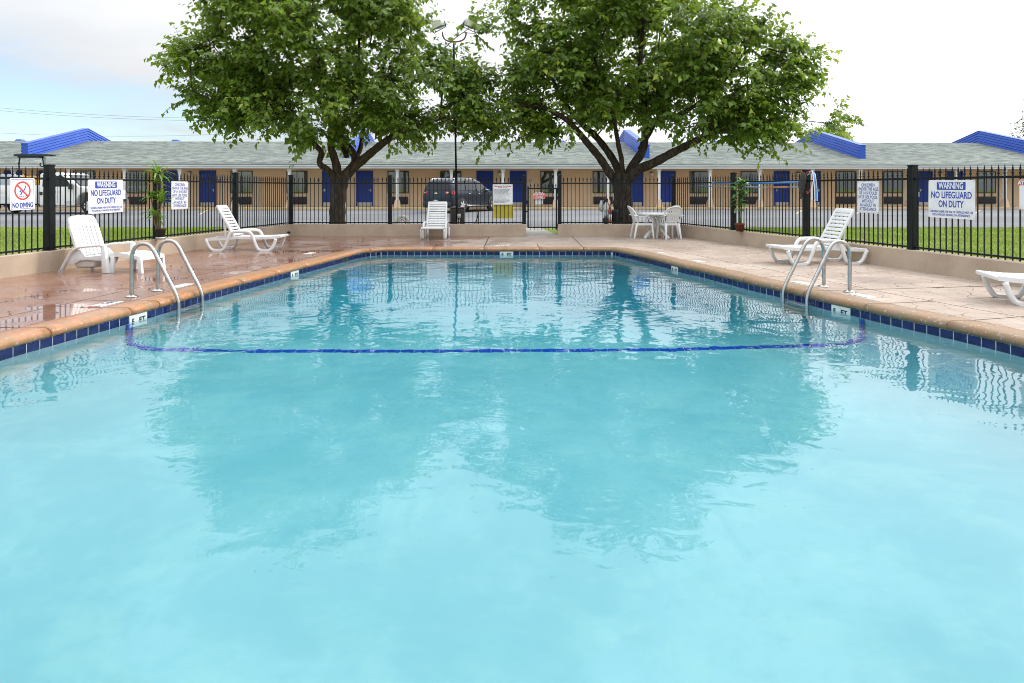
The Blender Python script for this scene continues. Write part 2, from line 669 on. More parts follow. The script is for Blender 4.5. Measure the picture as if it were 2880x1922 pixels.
def coping_mat():
    t = NT('coping_concrete')
    sx = t.node('ShaderNodeSeparateXYZ')
    t.l.new(t.P(), sx.inputs[0])
    side = t.ramp(t.math('ADD', sx.outputs[0], t.math('MULTIPLY', t.noise(.8, 3), 2.0)), -.5, 4.0)
    fine = t.noise(24, 5, .7)
    c = t.mix(t.ramp(t.noise(3, 5), .3, .7), (.43, .17, .065), (.33, .18, .095))
    dry = t.mix(t.ramp(t.noise(4, 5), .35, .65), (.255, .14, .07), (.21, .15, .095))
    c = t.mix(side, c, dry)
    c = t.mix(t.ramp(fine, .57, .66, 0, .6), c, (.62, .55, .48))
    c = t.mix(t.ramp(t.noise(7, 5, .65), .46, .66, 0, .6), c, (.22, .14, .055))
    t.set(color=c, rough=t.ramp(side, 0, 1, .30, .6), spec=.5, normal=t.bump(fine, .004))
    return t.m


M_['coping'] = coping_mat()


def plaster_mat():
    t = NT('pool_plaster')
    a = t.noise(.55, 5, .6, dist=.6)
    b = t.noise(2.2, 5, .6)
    c = t.mix(t.ramp(a, .35, .65), (.60, .615, .62), (.42, .52, .54))
    c = t.mix(t.ramp(b, .46, .64, 0, .4), c, (.66, .66, .60))
    c = t.mix(t.ramp(t.noise(7, 5, .65), .48, .72, 0, .4), c, (.44, .52, .51))
    # caustic light painted as pale lines, at zero strength; grey-green blotches worn into the plaster
    r1 = t.math('ABSOLUTE', t.math('SUBTRACT', t.noise(1.15, 3, .5, vec=t.P((1, .55, 1)), dist=1.1), .5))
    c = t.mix(t.ramp(r1, 0, .05, .0, 0), c, (.86, .87, .86))
    c = t.mix(t.ramp(t.noise(.9, 6, .62, dist=1.0), .46, .66, 0, .65), c, (.40, .52, .54))
    t.set(color=c, rough=.8, spec=.2)
    return t.m


M_['plaster'] = plaster_mat()


def water_mat():
    t = NT('pool_water')
    t.n.remove(t.b)
    g = t.node('ShaderNodeBsdfGlass')
    g.inputs['IOR'].default_value = 1.333
    g.inputs['Roughness'].default_value = 0.0
    h1 = t.noise(1.5, 2, .5, vec=t.P((1, 1, 1)), dist=.3)
    h2 = t.noise(4.6, 2, .5, vec=t.P((1, 1.25, 1)), dist=.5)
    calm = t.ramp(t.noise(.33, 3), .35, .68, .35, 1.3)
    b1 = t.bump(h1, .011)
    x = t.node('ShaderNodeBump')
    x.inputs['Distance'].default_value = .0036
    t.put(x.inputs['Height'], t.math('MULTIPLY', h2, calm))
    t.l.new(b1, x.inputs['Normal'])
    t.l.new(x.outputs[0], g.inputs['Normal'])
    t.l.new(g.outputs[0], t.out.inputs['Surface'])
    va = t.node('ShaderNodeVolumeAbsorption')
    va.inputs['Color'].default_value = (.665, .943, .978, 1)
    va.inputs['Density'].default_value = 1.0
    t.l.new(va.outputs[0], t.out.inputs['Volume'])
    return t.m


M_['water'] = water_mat()


def bark_mat(name, a, b):
    t = NT(name)
    v = t.P((5, 5, .9))
    n_ = t.noise(3.2, 6, .65, vec=v, dist=.8)
    c = t.mix(t.ramp(n_, .3, .7), a, b)
    t.set(color=c, rough=.95, spec=.15, normal=t.bump(n_, .05))
    return t.m


M_['bark1'] = bark_mat('bark_brown', (.035, .026, .02), (.13, .095, .07))
M_['bark2'] = bark_mat('bark_dark', (.022, .018, .017), (.10, .075, .058))


def leaf_mat(name, dark, light, young, trans=.45, rough=.36):
    t = NT(name)
    t.n.remove(t.b)
    at_ = t.node('ShaderNodeAttribute', attribute_name='tint')
    c = t.mix(t.ramp(at_.outputs['Fac'], 0, .8, smooth=False), dark, light)
    c = t.mix(t.ramp(at_.outputs['Fac'], .86, 1.0), c, young)
    pr = t.node('ShaderNodeBsdfPrincipled')
    t.l.new(c, pr.inputs['Base Color'])
    pr.inputs['Roughness'].default_value = rough
    pr.inputs['Specular IOR Level'].default_value = .45
    tr = t.node('ShaderNodeBsdfTranslucent')
    t.l.new(t.mix(.6, c, (.30, .42, .03), 'MIX'), tr.inputs[0])
    ms = t.node('ShaderNodeMixShader')
    ms.inputs[0].default_value = trans
    t.l.new(pr.outputs[0], ms.inputs[1])
    t.l.new(tr.outputs[0], ms.inputs[2])
    t.l.new(ms.outputs[0], t.out.inputs[0])
    return t.m


M_['leaf'] = leaf_mat('tree_leaf', (.042, .10, .014), (.17, .275, .034), (.38, .42, .06))
M_['conifer'] = leaf_mat('conifer_needle', (.018, .040, .014), (.035, .065, .02), (.05, .08, .03), .15)
M_['palm'] = leaf_mat('dracaena_leaf', (.06, .17, .02), (.16, .32, .04), (.32, .42, .08), .35)
M_['broad'] = leaf_mat('broad_leaf', (.04, .13, .03), (.10, .23, .05), (.62, .66, .55), .2)

# ---------------------------------------------------------------- pool, deck, walls, lawn: the plan
V2 = lambda x, y: Vector((x, y))
ZW = -0.16                                  # water level below the deck
# pool edge at the waterline, surveyed from near left round the far end to near right
pool_left = [(-5.05, 1.0), (-4.90, 3.0), (-4.74, 4.8), (-4.64, 6.2), (-4.55, 6.95), (-4.46, 7.6), (-4.37, 8.3), (-4.25, 9.6), (-4.15, 10.3), (-3.94, 11.9), (-3.79, 12.9), (-3.63, 14.0), (-3.53, 14.75), (-3.40, 15.4), (-3.15, 15.78), (-2.85, 15.92)]
pool_right = [(2.15, 15.92), (2.42, 15.72), (2.58, 15.2), (2.72, 14.7), (2.99, 13.5), (3.17, 12.5), (3.38, 11.75), (3.71, 10.2), (3.92, 9.45), (4.05, 8.75), (4.21, 8.2), (4.37, 7.6), (4.53, 7.1), (4.64, 6.7), (4.74, 6.2), (4.95, 4.8), (5.2, 3.0), (5.45, 1.0)]
raw = [V2(*p) for p in pool_left] + [V2(-1.2, 15.94), V2(.5, 15.94)] + [V2(*p) for p in pool_right]
POOL = resample([p.xy for p in spline([Vector((p.x, p.y, 0)) for p in raw], 5)], step=.05)
LEN = length(POOL)

# inner face of the low walls
WALL_L = [V2(-9.5, -.6), V2(-7.9, 10.44), V2(-6.5, 20.05), V2(.42, 20.05)]
WALL_R = [V2(1.36, 20.05), V2(4.85, 20.05), V2(5.60, 16.9), V2(6.18, 14.4), V2(6.68, 12.1), V2(7.17, 9.6), V2(7.95, 6.0), V2(8.6, -.6)]
WALL_IN = WALL_L + WALL_R

# ---- lawn, with the pool yard cut out
def fill(name, loops, z, m, kind='structure', zfun=None):
    bm = bmesh.new()
    edges = []
    for lp in loops:
        vs = [bm.verts.new((p.x, p.y, zfun(p) if zfun else z)) for p in lp]
        edges += [bm.edges.new((vs[i], vs[(i + 1) % len(vs)])) for i in range(len(vs))]
    bmesh.ops.triangle_fill(bm, edges=edges, use_beauty=True, use_dissolve=False)
    bmesh.ops.recalc_face_normals(bm, faces=bm.faces)
    if bm.faces and sum(f.normal.z for f in bm.faces) < 0:
        bmesh.ops.reverse_faces(bm, faces=bm.faces)
    me = bpy.data.meshes.new(name)
    bm.to_mesh(me)
    bm.free()
    me.materials.append(m)
    o = mesh_obj(name, me)
    if kind:
        o['kind'] = kind
    return o


yard = [V2(-9.6, -7)] + offset2(WALL_L, .1) + offset2(WALL_R, .1) + [V2(8.7, -7)]
outer = [V2(-1500, -1500), V2(-1500, 2500), V2(1500, 2500), V2(1500, -1500)]
lawn = fill('lawn', [outer, yard], .02, M_['lawn'])

# ---- parking lot, rising gently to the motel kerb
mb = MB()
B_SL = .03
def lot_z(y):
    return .026 + (.22 - .026) * min(1, max(0, (y - 24.0) / 15.6))


xs = [-150 + 10 * i for i in range(31)]
for a, b in zip(xs, xs[1:]):
    ys = [24.0, 28, 32, 36, 40.6]
    for y0, y1 in zip(ys, ys[1:]):
        n = len(mb.v)
        mb.add([(a, y0, lot_z(y0)), (b, y0, lot_z(y0)), (b, y1, lot_z(y1)), (a, y1, lot_z(y1))], [(0, 1, 2, 3)])
lot = mb.build('parking_lot', M_['asphalt'])
tag(lot, kind='structure')
for (pa, pb) in (((1512, 596.5), (1600, 588.5)), ((2238, 603), (2256, 592)), ((2408, 602), (2424, 592)), ((2560, 601), (2572, 592)), ((1880, 590.5), (1950, 584.5)), ((2742, 601), (2756, 592.5)), ((560, 605), (582, 592))):
    P = []
    for q in (pa, pb):
        y = 34.0
        for _ in range(6):
            y = F_PX * (CAM_Z - lot_z(y)) / (q[1] - HZ)
        y = min(y, 39.0)
        P.append(Vector(((q[0] - CX) / F_PX * y, y, lot_z(y) + .006)))
    d = (P[1] - P[0]).normalized()
    s = Vector((-d.y, d.x, 0)) * .05
    MB().add([P[0] - s, P[0] + s, P[1] + s, P[1] - s], [(3, 2, 1, 0)]).build('parking_line', M_['line'], lot)

# ---- path through the gate
def slab_free(name, loop, top, m, thick=.06):
    n = len(loop)
    o = MB().add([(p.x, p.y, top) for p in loop] + [(p.x, p.y, top - thick) for p in loop], [tuple(range(n))] + [((i + 1) % n, i, n + i, n + (i + 1) % n) for i in range(n)]).build(name, m)
    return tag(o, kind='structure')


path_pts = [V2(.42, 19.9), V2(1.36, 19.9), V2(1.18, 22.0), V2(1.0, 24.05), V2(-.05, 24.05), V2(.20, 22.0)]
pth = slab_free('path', path_pts, .024, M_['conc'])

# ---- pool deck: base sheet plus separate slabs with recessed joints
def station(d):
    p, t = point_on(POOL, d)
    n = V2(-t.y, t.x)                        # outward (pool is walked clockwise)
    return p, n


def wall_hit(p, n):
    """Arc length along WALL_IN where the ray leaves the yard."""
    L, best = 0.0, None
    for a, b in zip(WALL_IN, WALL_IN[1:]):
        e = b - a
        den = n.x * e.y - n.y * e.x
        if abs(den) > 1e-9:
            w = a - p
            t = (w.x * e.y - w.y * e.x) / den
            s = (w.x * n.y - w.y * n.x) / den
            if t > 0 and -1e-6 <= s <= 1 + 1e-6:
                if best is None or t < best[0]:
                    best = (t, L + s * e.length)
        L += e.length
    return best


coping_out, strip_out = .33, .98
deck_base = fill('deck_base', [[p.copy() for p in offset2(POOL, .05)], [V2(-9.6, -7)] + [p.copy() for p in WALL_IN] + [V2(8.7, -7)]], -.03, M_['joint'])
deck = empty('pool_deck', (0, 12, 0))
tag(deck, kind='structure')
joint_px = [(123, 925), (342, 868), (431, 849), (682, 787), (786, 762), (868, 742), (1047, 701), (1218, 697), (1363, 697), (1517, 697), (1638, 697), (2030, 783), (2229, 820), (2404, 859), (2634, 907)]
joints = []
for (px, py) in joint_px:
    q = at(px, py, Z=0.0)
    ds = [((p - q.xy).length, i) for i, p in enumerate(POOL)]
    joints.append(min(ds)[1] / (len(POOL) - 1) * LEN)
joints = [.02, 1.6, 3.1, 4.5] + joints + [LEN - 4.6, LEN - 3.1, LEN - 1.6, LEN - .02]
joints = sorted(joints)


def slab(name, loop, top, m, parent, thick=.045, org=None):
    n = len(loop)
    mbb = MB()
    mbb.add([(p.x, p.y, top) for p in loop] + [(p.x, p.y, top - thick) for p in loop], [tuple(range(n))] + [((i + 1) % n, i, n + i, n + (i + 1) % n) for i in range(n)])
    me = mbb.mesh(name, m)
    bm = bmesh.new()
    bm.from_mesh(me)
    bmesh.ops.recalc_face_normals(bm, faces=bm.faces)
    bmesh.ops.triangulate(bm, faces=[f for f in bm.faces if len(f.verts) > 4])
    bm.to_mesh(me)
    bm.free()
    o = mesh_obj(name, me)
    o.parent = parent
    o.matrix_parent_inverse = parent.matrix_world.inverted() if False else Matrix.Translation(-Vector(parent.location))
    return o


def ring_part(d0, d1, off, k=14):
    out = []
    for i in range(k + 1):
        p, n = station(d0 + (d1 - d0) * i / k)
        out.append(p + n * off)
    return out


G = .012
for d0, d1 in zip(joints, joints[1:]):
    if d1 - d0 < .3:
        continue
    a = ring_part(d0 + G, d1 - G, coping_out + .004)
    b = ring_part(d0 + G, d1 - G, strip_out - G)
    slab('deck_slab', a + b[::-1], 0.0, M_['deck'], deck)
big = [joints[0]] + [j for i, j in enumerate(joints[1:-1], 1) if i % 2 == 0] + [joints[-1]]
wallL = [0.0]
for a, b in zip(WALL_IN, WALL_IN[1:]):
    wallL.append(wallL[-1] + (b - a).length)
for d0, d1 in zip(big, big[1:]):
    a = ring_part(d0 + G, d1 - G, strip_out + G, 20)
    h = []
    for d in (d0 + G, d1 - G):
        p, n = station(d)
        q = wall_hit(p, n)
        h.append(q[1] if q else None)
    if h[0] is None or h[1] is None or h[1] <= h[0]:
        continue
    w = [point_on(WALL_IN, h[0])[0]] + [WALL_IN[i].copy() for i in range(len(WALL_IN)) if h[0] + .01 < wallL[i] < h[1] - .01] + [point_on(WALL_IN, h[1])[0]]
    slab('deck_slab', a + w[::-1], 0.0, M_['deck'], deck)
# the near side, under the photographer
p0, n0 = station(joints[0])
p1, n1_ = station(joints[-1])
w0 = point_on(WALL_IN, wall_hit(p0, n0)[1])[0]
w1 = point_on(WALL_IN, wall_hit(p1, n1_)[1])[0]
slab('deck_slab', [p0 + n0 * (coping_out + .01), w0, V2(-9.6, -6.5), V2(8.6, -6.5), w1, p1 + n1_ * (coping_out + .01), V2(5.75, .66), V2(-5.35, .66)], 0.0, M_['deck'], deck)

# ---- the pool: shell, coping stones, waterline tiles, floor line
pool = empty('pool', (0, 8, ZW))
tag(pool, kind='structure')
PINV = Matrix.Translation(-Vector((0, 8, ZW)))


def pool_part(name, mbb, m, parent=None, bevel=0.0):
    o = mbb.build(name, m, None, bevel=bevel)
    o.parent = parent or pool
    o.matrix_parent_inverse = PINV.copy()
    return o


def depth(y):
    if y < 8.1:
        return 1.02 + .055 * y
    return 1.02 + .055 * 8.1 + min(1.35, (y - 8.1) * .36)


def edge_x(y):
    l = r = None
    for a, b in zip(POOL, POOL[1:]):
        if (a.y - y) * (b.y - y) <= 0 and abs(a.y - b.y) > 1e-6:
            x = a.x + (b.x - a.x) * (y - a.y) / (b.y - a.y)
            l = x if l is None else min(l, x)
            r = x if r is None else max(r, x)
    return l, r


def floor_z(x, y, l, r, cove=.42):
    d = min(x - l, r - x, 15.94 - y, y - .98)
    D = depth(y) - ZW
    d = max(0.0, d)
    if d < cove:
        return -D + cove * (1 - math.sqrt(max(0, 1 - (1 - d / cove) ** 2)))
    return -D


fl = MB()
rows = [1.0 + .06 * i for i in range(6)] + [1.4 + (15.5 - 1.4) * i / 60 for i in range(61)] + [15.6, 15.7, 15.78, 15.84, 15.88, 15.905]
cols = [0, .004, .01, .018, .028, .04] + [.05 + .9 * i / 26 for i in range(27)] + [.96, .972, .982, .99, .996, 1]
for y in rows:
    l, r = edge_x(min(max(y, 1.001), 15.9))
    for c in cols:
        x = l + (r - l) * c
        fl.v.append((x, y, floor_z(x, y, l, r)))
nc = len(cols)
for i in range(len(rows) - 1):
    for j in range(nc - 1):
        fl.f.append((i * nc + j, i * nc + j + 1, (i + 1) * nc + j + 1, (i + 1) * nc + j))
        fl.s.append(True)
pool_part('pool_floor', fl, M_['plaster'])
wl_ = MB()
loop = POOL
n = len(loop)
wl_.add([(p.x, p.y, -.055) for p in loop] + [(p.x, p.y, -.3) for p in loop] + [(p.x, p.y, -3.0) for p in loop],
        [(i, i + 1, n + i + 1, n + i) for i in range(n - 1)] + [(n + i, n + i + 1, 2 * n + i + 1, 2 * n + i) for i in range(n - 1)] + [(n - 1, 0, n, 2 * n - 1), (2 * n - 1, n, 2 * n, 3 * n - 1)])
pool_part('pool_wall', wl_, M_['plaster'])

# coping stones: rounded nose over the water, joints between
prof = [(.33, -.03), (.33, -.006), (.322, .0), (.20, .006), (.10, .012), (.04, .012), (.005, .004), (-.022, -.014), (-.035, -.040), (-.030, -.066), (-.012, -.083), (.02, -.088), (.06, -.088)]
for d0, d1 in zip(joints, joints[1:]):
    if d1 - d0 < .15:
        continue
    k = max(3, int((d1 - d0) / .12))
    c = MB()
    m_ = len(prof)
    for i in range(k + 1):
        p, nn = station(d0 + .005 + (d1 - d0 - .01) * i / k)
        wob = .003 * math.sin(i * 1.7 + d0 * 5)
        for (o_, z) in prof:
            q = p + nn * (o_ + wob)
            c.v.append((q.x, q.y, z))
    for i in range(k):
        for j in range(m_ - 1):
            c.f.append((i * m_ + j, (i + 1) * m_ + j, (i + 1) * m_ + j + 1, i * m_ + j + 1))
            c.s.append(True)
    c.f += [tuple(range(m_ - 1, -1, -1))[::-1], tuple(k * m_ + j for j in range(m_))[::-1]]
    c.s += [False, False]
    pool_part('coping_stone', c, M_['coping'])
c = MB()
for i in range(24):
    x0 = -5.3 + 10.9 * i / 24
    if i % 4 == 0:
        c = MB()
    c.box((x0 + .006, .67, -.085), (x0 + 10.9 / 24, .99, .012))
    if i % 4 == 3:
        pool_part('coping_stone', c, M_['coping'], bevel=.02)

# waterline tiles one by one, with the depth markers where the photograph has them
PITCH = .1555
marks = {}
for (px, py, word) in ((389, 893, '5 FT'), (821, 771, '6 FT'), (1417, 713, '8 FT'), (1895, 755, '8 FT'), (2341, 869, '5 FT')):
    q = at(px, py, Z=-.13)
    i = min(range(len(POOL)), key=lambda k_: (POOL[k_] - q.xy).length)
    marks[int(i / (len(POOL) - 1) * LEN / PITCH - .35)] = word
skim = []
for (px, py) in ((958, 732), (1800, 733)):
    q = at(px, py, Z=-.13)
    i = min(range(len(POOL)), key=lambda k_: (POOL[k_] - q.xy).length)
    skim.append(int(i / (len(POOL) - 1) * LEN / PITCH))


def wall_frame(d, z=0.0, proud=0.0):
    p, nn = station(d)
    x = Vector((nn.y, -nn.x, 0))             # clockwise along the wall: rightwards seen from the water
    y = Vector((nn.x, nn.y, 0))
    M = Matrix.Identity(4)
    for i in range(3):
        M[i][0], M[i][1], M[i][2] = x[i], y[i], (0, 0, 1)[i]
    q = p - nn * proud
    M.translation = (q.x, q.y, z)
    return M


def text_mesh(body, size, m, sx=1.0, bold=0.0, extrude=.0006, align='CENTER', spacing=1.0, shear=0.0):
    cu = bpy.data.curves.new('lettering', 'FONT')
    cu.body = body
    cu.size = size
    cu.align_x = align
    cu.align_y = 'CENTER'
    cu.offset = bold
    cu.extrude = extrude
    cu.space_character = spacing
    cu.shear = shear
    cu.resolution_u = 3
    tmp = bpy.data.objects.new('lettering', cu)
    COL.objects.link(tmp)
    me = bpy.data.meshes.new_from_object(tmp)
    bpy.data.objects.remove(tmp)
    bpy.data.curves.remove(cu)
    me.transform(Matrix.Rotation(R(90), 4, 'X') @ Matrix.Diagonal((sx, 1, 1, 1)))
    me.materials.clear()
    me.materials.append(m)
    me.name = 'lettering'
    return me


tile_me = MB().box((-.0715, -.004, -.152), (.0715, .006, 0)).mesh('tile', M_['tile'], .0035, 1)
N_T = int(LEN / PITCH)
for i in range(N_T):
    d = (i + .5) * PITCH
    if any(k == i for k in skim) or any(k + 1 == i for k in skim):
        continue
    key = i if i in marks else (i - 1 if i - 1 in marks else None)
    if key is not None:
        if key == i:
            M = wall_frame(d + PITCH / 2, -.088, .004)
            t = MB().box((-.152, -.004, -.16), (.152, .006, 0)).build('depth_marker', M_['markerw'], bevel=.003, seg=1)
            t.parent, t.matrix_parent_inverse, t.matrix_basis = pool, PINV.copy(), M
            a, b = marks[i].split()
            for wd, x0 in ((a, -.095), (b, .06)):
                lt = mesh_obj('lettering', text_mesh(wd, .088, M_['ink'], 1.15, .003), t, (x0, -.0065, -.075))
        continue
    t = mesh_obj('tile', tile_me)
    M = wall_frame(d, -.088 + random.uniform(-.001, .001), .003 + random.uniform(-.001, .001))
    t.parent, t.matrix_parent_inverse, t.matrix_basis = pool, PINV.copy(), M
for k in skim:
    M = wall_frame((k + 1) * PITCH, -.088, .0)
    sk_ = MB()
    sk_.box((-.155, -.002, -.2), (.155, .03, 0))
    o = sk_.build('skimmer_mouth', M_['ink'])
    o.parent, o.matrix_parent_inverse, o.matrix_basis = pool, PINV.copy(), M
q = at(1388, 712, Z=-.12)
i = min(range(len(POOL)), key=lambda k_: (POOL[k_] - q.xy).length)
M = wall_frame(i / (len(POOL) - 1) * LEN, -.125, .006)
o = MB().lathe([(.0, -.004), (.035, -.004), (.035, .008), (.02, .010), (.0, .004)], 12, Matrix.Rotation(R(90), 4, 'X')).build('rope_anchor', M_['ink'])
o.parent, o.matrix_parent_inverse, o.matrix_basis = pool, PINV.copy(), M

# blue break line across the floor and up both walls, tile by tile
line_me = MB().box((-.072, -.062, -.004), (.072, .062, .004)).mesh('line_tile', M_['line_tile'], .002, 1)
yL, yR = 7.82, 8.16
pts = []
for k in range(401):
    s = k / 400
    y = yL + (yR - yL) * s
    l, r = edge_x(y)
    x = l + (r - l) * (.5 - .5 * math.cos(math.pi * s))
    pts.append(Vector((x, y, floor_z(x, y, l, r) + .006)))
l, r = edge_x(yL)
l2, r2 = edge_x(yR)
pts = [Vector((l + .006, yL, -.26))] + [Vector((l + .006, yL, -.26 - .05 * i)) for i in range(1, int((-.26 - pts[0].z) / .05))] + pts
pts += [Vector((r2 - .006, yR, z)) for z in [pts[-1].z + .05 * i for i in range(1, 60)] if z < -.26]
LT = resample(pts, step=.152)
for a, b in zip(LT, LT[1:]):
    if (b - a).length < .05:
        continue
    x = (b - a).normalized()
    z = x.cross(Vector((0, 1, 0))).normalized()
    y = z.cross(x)
    M = Matrix.Identity(4)
    for i in range(3):
        M[i][0], M[i][1], M[i][2] = x[i], y[i], z[i]
    M.translation = (a + b) / 2
    t = mesh_obj('line_tile', line_me)
    t.parent, t.matrix_parent_inverse, t.matrix_basis = pool, PINV.copy(), M

# water body, its sides and bottom outside the shell
wp = offset2(POOL, .004)
wt = MB()
n = len(wp)
wt.add([(p.x, p.y, ZW) for p in wp] + [(p.x, p.y, -3.3) for p in wp], [tuple(range(n - 1, -1, -1)), tuple(range(n, 2 * n))] + [(i, (i + 1) % n, n + (i + 1) % n, n + i) for i in range(n)])
water = wt.build('water', M_['water'])
tag(water, kind='structure')

# ---------------------------------------------------------------- low walls
WH, WT = .345, .20


def low_wall(pts, name, label):
    out_ = offset2(pts, WT)
    mid0, mid1 = offset2(pts, .012), offset2(pts, WT - .012)
    n = len(pts)
    rings = [[(p, -.06) for p in pts], [(p, WH - .012) for p in pts], [(p, WH) for p in mid0], [(p, WH) for p in mid1], [(p, WH - .012) for p in out_], [(p, -.06) for p in out_]]
    w = MB()
    for rg in rings:
        w.v += [(p.x, p.y, z) for p, z in rg]
    for a in range(5):
        for i in range(n - 1):
            w.f.append((a * n + i, a * n + i + 1, (a + 1) * n + i + 1, (a + 1) * n + i))
            w.s.append(False)
    w.f += [tuple(a * n for a in range(6)), tuple(a * n + n - 1 for a in reversed(range(6)))]
    w.s += [False, False]
    me = w.mesh(name, M_['stucco'])
    bm = bmesh.new()
    bm.from_mesh(me)
    bmesh.ops.recalc_face_normals(bm, faces=bm.faces)
    bm.to_mesh(me)
    bm.free()
    o = mesh_obj(name, me)
    tag(o, label, 'wall', kind='thing')
    return o


wall_l = low_wall(WALL_L, 'low_wall', 'low tan stucco wall running along the left of the deck and across to the gate')
wall_r = low_wall(WALL_R, 'low_wall', 'low tan stucco wall from the gate along the right side of the deck')
dp = at(812, 666, Y=19.75)
o = MB().tube([(0, 0, 0), (.06, -.02, 0)], .035, 10).build('drain_spout', M_['ink'])
o.parent = wall_l
o.location = (-6.53, 19.7, .12)

# ---------------------------------------------------------------- iron fences and gate
FL = offset2(WALL_L, .10)
FR = offset2(WALL_R, .10)
P_TOP, RAIL, RAIL2 = 1.75, 1.56, .42
PSP = .1165
pick = MB()
pick.box((-.0078, -.0078, .0), (.0078, .0078, 1.27))
pick.box((-.013, -.013, 1.262), (.013, .013, 1.284))
pick.lathe([(.009, 1.284), (.0185, 1.315), (.017, 1.335), (.004, 1.395), (.0005, 1.405)], 4, smooth=False)
pick_me = pick.mesh('picket', M_['black'])
post_mb = MB()
post_mb.box((-.055, -.055, 0), (.055, .055, 1.44))
post_mb.box((-.064, -.064, 1.432), (.064, .064, 1.452))
post_mb.add([(-.064, -.064, 1.452), (.064, -.064, 1.452), (.064, .064, 1.452), (-.064, .064, 1.452), (0, 0, 1.475)], [(0, 1, 4), (1, 2, 4), (2, 3, 4), (3, 0, 4)])
post_mb.box((-.08, -.08, -.0), (.08, .08, .012))
post_me = post_mb.mesh('post', M_['black'], .004, 1)


def on_line(pl, px):
    """Arc length on a polyline where the sight line of a photo column crosses it."""
    k = (px - CX) / F_PX
    L = 0.0
    for a, b in zip(pl, pl[1:]):
        fa, fb = a.x - k * a.y, b.x - k * b.y
        if fa * fb <= 0 and abs(fa - fb) > 1e-9:
            return L + (b - a).length * fa / (fa - fb)
        L += (b - a).length
    return None


def fence(pl, post_d, name, label):
    root = empty(name, (pl[0].x, pl[0].y, WH))
    tag(root, label, 'fence', 'black iron fences round the pool')
    inv = Matrix.Translation(-Vector(root.location))
    for d in post_d:
        p, t = point_on(pl, d)
        o = mesh_obj('post', post_me)
        o.parent, o.matrix_parent_inverse = root, inv.copy()
        o.location = (p.x, p.y, WH)
        o.rotation_euler = (0, 0, math.atan2(t.y, t.x))
    for d0, d1 in zip(post_d, post_d[1:]):
        a, _ = point_on(pl, d0)
        b, _ = point_on(pl, d1)
        # follow corners lying between two posts
        for z, h in ((RAIL, .036), (RAIL2 - .03, .030)):
            rl = MB()
            u = (b - a).normalized()
            rl.beam((a.x + u.x * .05, a.y + u.y * .05, z), (b.x - u.x * .05, b.y - u.y * .05, z), .032, h)
            o = rl.build('rail', M_['black'])
            o.parent, o.matrix_parent_inverse = root, inv.copy()
        n = max(1, round((b - a).length / PSP))
        for k in range(1, n):
            p = a.lerp(b, k / n)
            o = mesh_obj('picket', pick_me)
            o.parent, o.matrix_parent_inverse = root, inv.copy()
            o.location = (p.x, p.y, WH + .002)
            o.rotation_euler = (R(random.uniform(-.25, .25)), R(random.uniform(-.25, .25)), math.atan2((b - a).y, (b - a).x))
    return root


cornerL = (FL[1] - FL[0]).length + (FL[2] - FL[1]).length
dA = on_line(FL, 139)
pl_posts = [dA - 5.7, dA - 2.85, dA, on_line(FL, 441), on_line(FL, 662), cornerL, on_line(FL, 1097), length(FL) - .06]
fence_l = fence(FL, pl_posts, 'iron_fence', 'black iron picket fence on the left wall carrying the NO DIVING sign')
pr = [.06, on_line(FR, 1894), on_line(FR, 2063), on_line(FR, 2268), on_line(FR, 2567)]
pr += [pr[-1] + 2.9, pr[-1] + 5.6]
fence_r = fence(FR, pr, 'iron_fence', 'black iron picket fence on the right wall behind the white table and right lounger')

gl_, _ = point_on(FL, length(FL) - .06)
gr_, _ = point_on(FR, .06)
gate = empty('iron_gate', (gl_.x + .1, gl_.y, .0))
tag(gate, 'narrow black iron gate in the far fence carrying the red KEEP GATE CLOSED sign', 'gate')
gw = gr_.x - gl_.x - .16
fr_ = MB()
fr_.cbox((.02, 0, .86), (.045, .035, 1.22))
fr_.cbox((gw - .03, 0, .80), (.035, .035, 1.24))
fr_.cbox((gw / 2, 0, 1.405), (gw, .032, .036))
fr_.cbox((gw / 2, 0, .245), (gw, .032, .036))
fr_.build('gate_frame', M_['black'], gate)
for k in range(8):
    o = mesh_obj('picket', pick_me, gate, (.10 + k * .107, 0, .17))
MB().cbox((.0, -.02, 1.0), (.06, .05, .10)).cbox((-.04, -.02, .72), (.07, .03, .05)).build('latch', M_['black'], gate, bevel=.005)
for z in (.30, 1.36):
    MB().cbox((gw + .005, -.01, z), (.08, .05, .09)).build('hinge', M_['black'], gate, bevel=.006)

# ---------------------------------------------------------------- motel
B0 = Vector((0, 42.0, .325))
B_RZ = math.atan(B_SL)
motel = empty('motel_building', B0, B_RZ)
tag(motel, 'long single storey tan motel with grey shingle roof and blue doors beyond the parking lot', 'motel')


def bu(px, off=0.0):
    k = (px - CX) / F_PX
    return k * (42.0 + off) / (1 - B_SL * k) * math.sqrt(1 + B_SL ** 2)


UL, UR = bu(-260), bu(3160)
Zl = lambda z: z - B0.z
RIDGE_V, RIDGE_Z, EAVE_V, EAVE_Z = 5.8, Zl(4.70), -2.05, Zl(2.84)
MB().box((UL, 0, -.3), (UR, .3, Zl(2.72))).box((UL, .3, -.3), (UL + .3, 13.0, Zl(2.72))).box((UR - .3, .3, -.3), (UR, 13.0, Zl(2.72))).box((UL, 13.0, -.3), (UR, 13.3, Zl(2.72))).build('wall', M_['mwall'], motel)
MB().box((UL - .3, -2.0, Zl(2.60)), (UR + .3, .02, Zl(2.63))).build('soffit', M_['mwall'], motel)
fa = MB()
fa.box((UL - .3, -2.09, Zl(2.61)), (UR + .3, -2.02, Zl(2.74)))
fa.box((UL - .3, -2.16, Zl(2.745)), (UR + .3, -2.02, Zl(2.84)))
fa.build('fascia', M_['fascia'], motel)
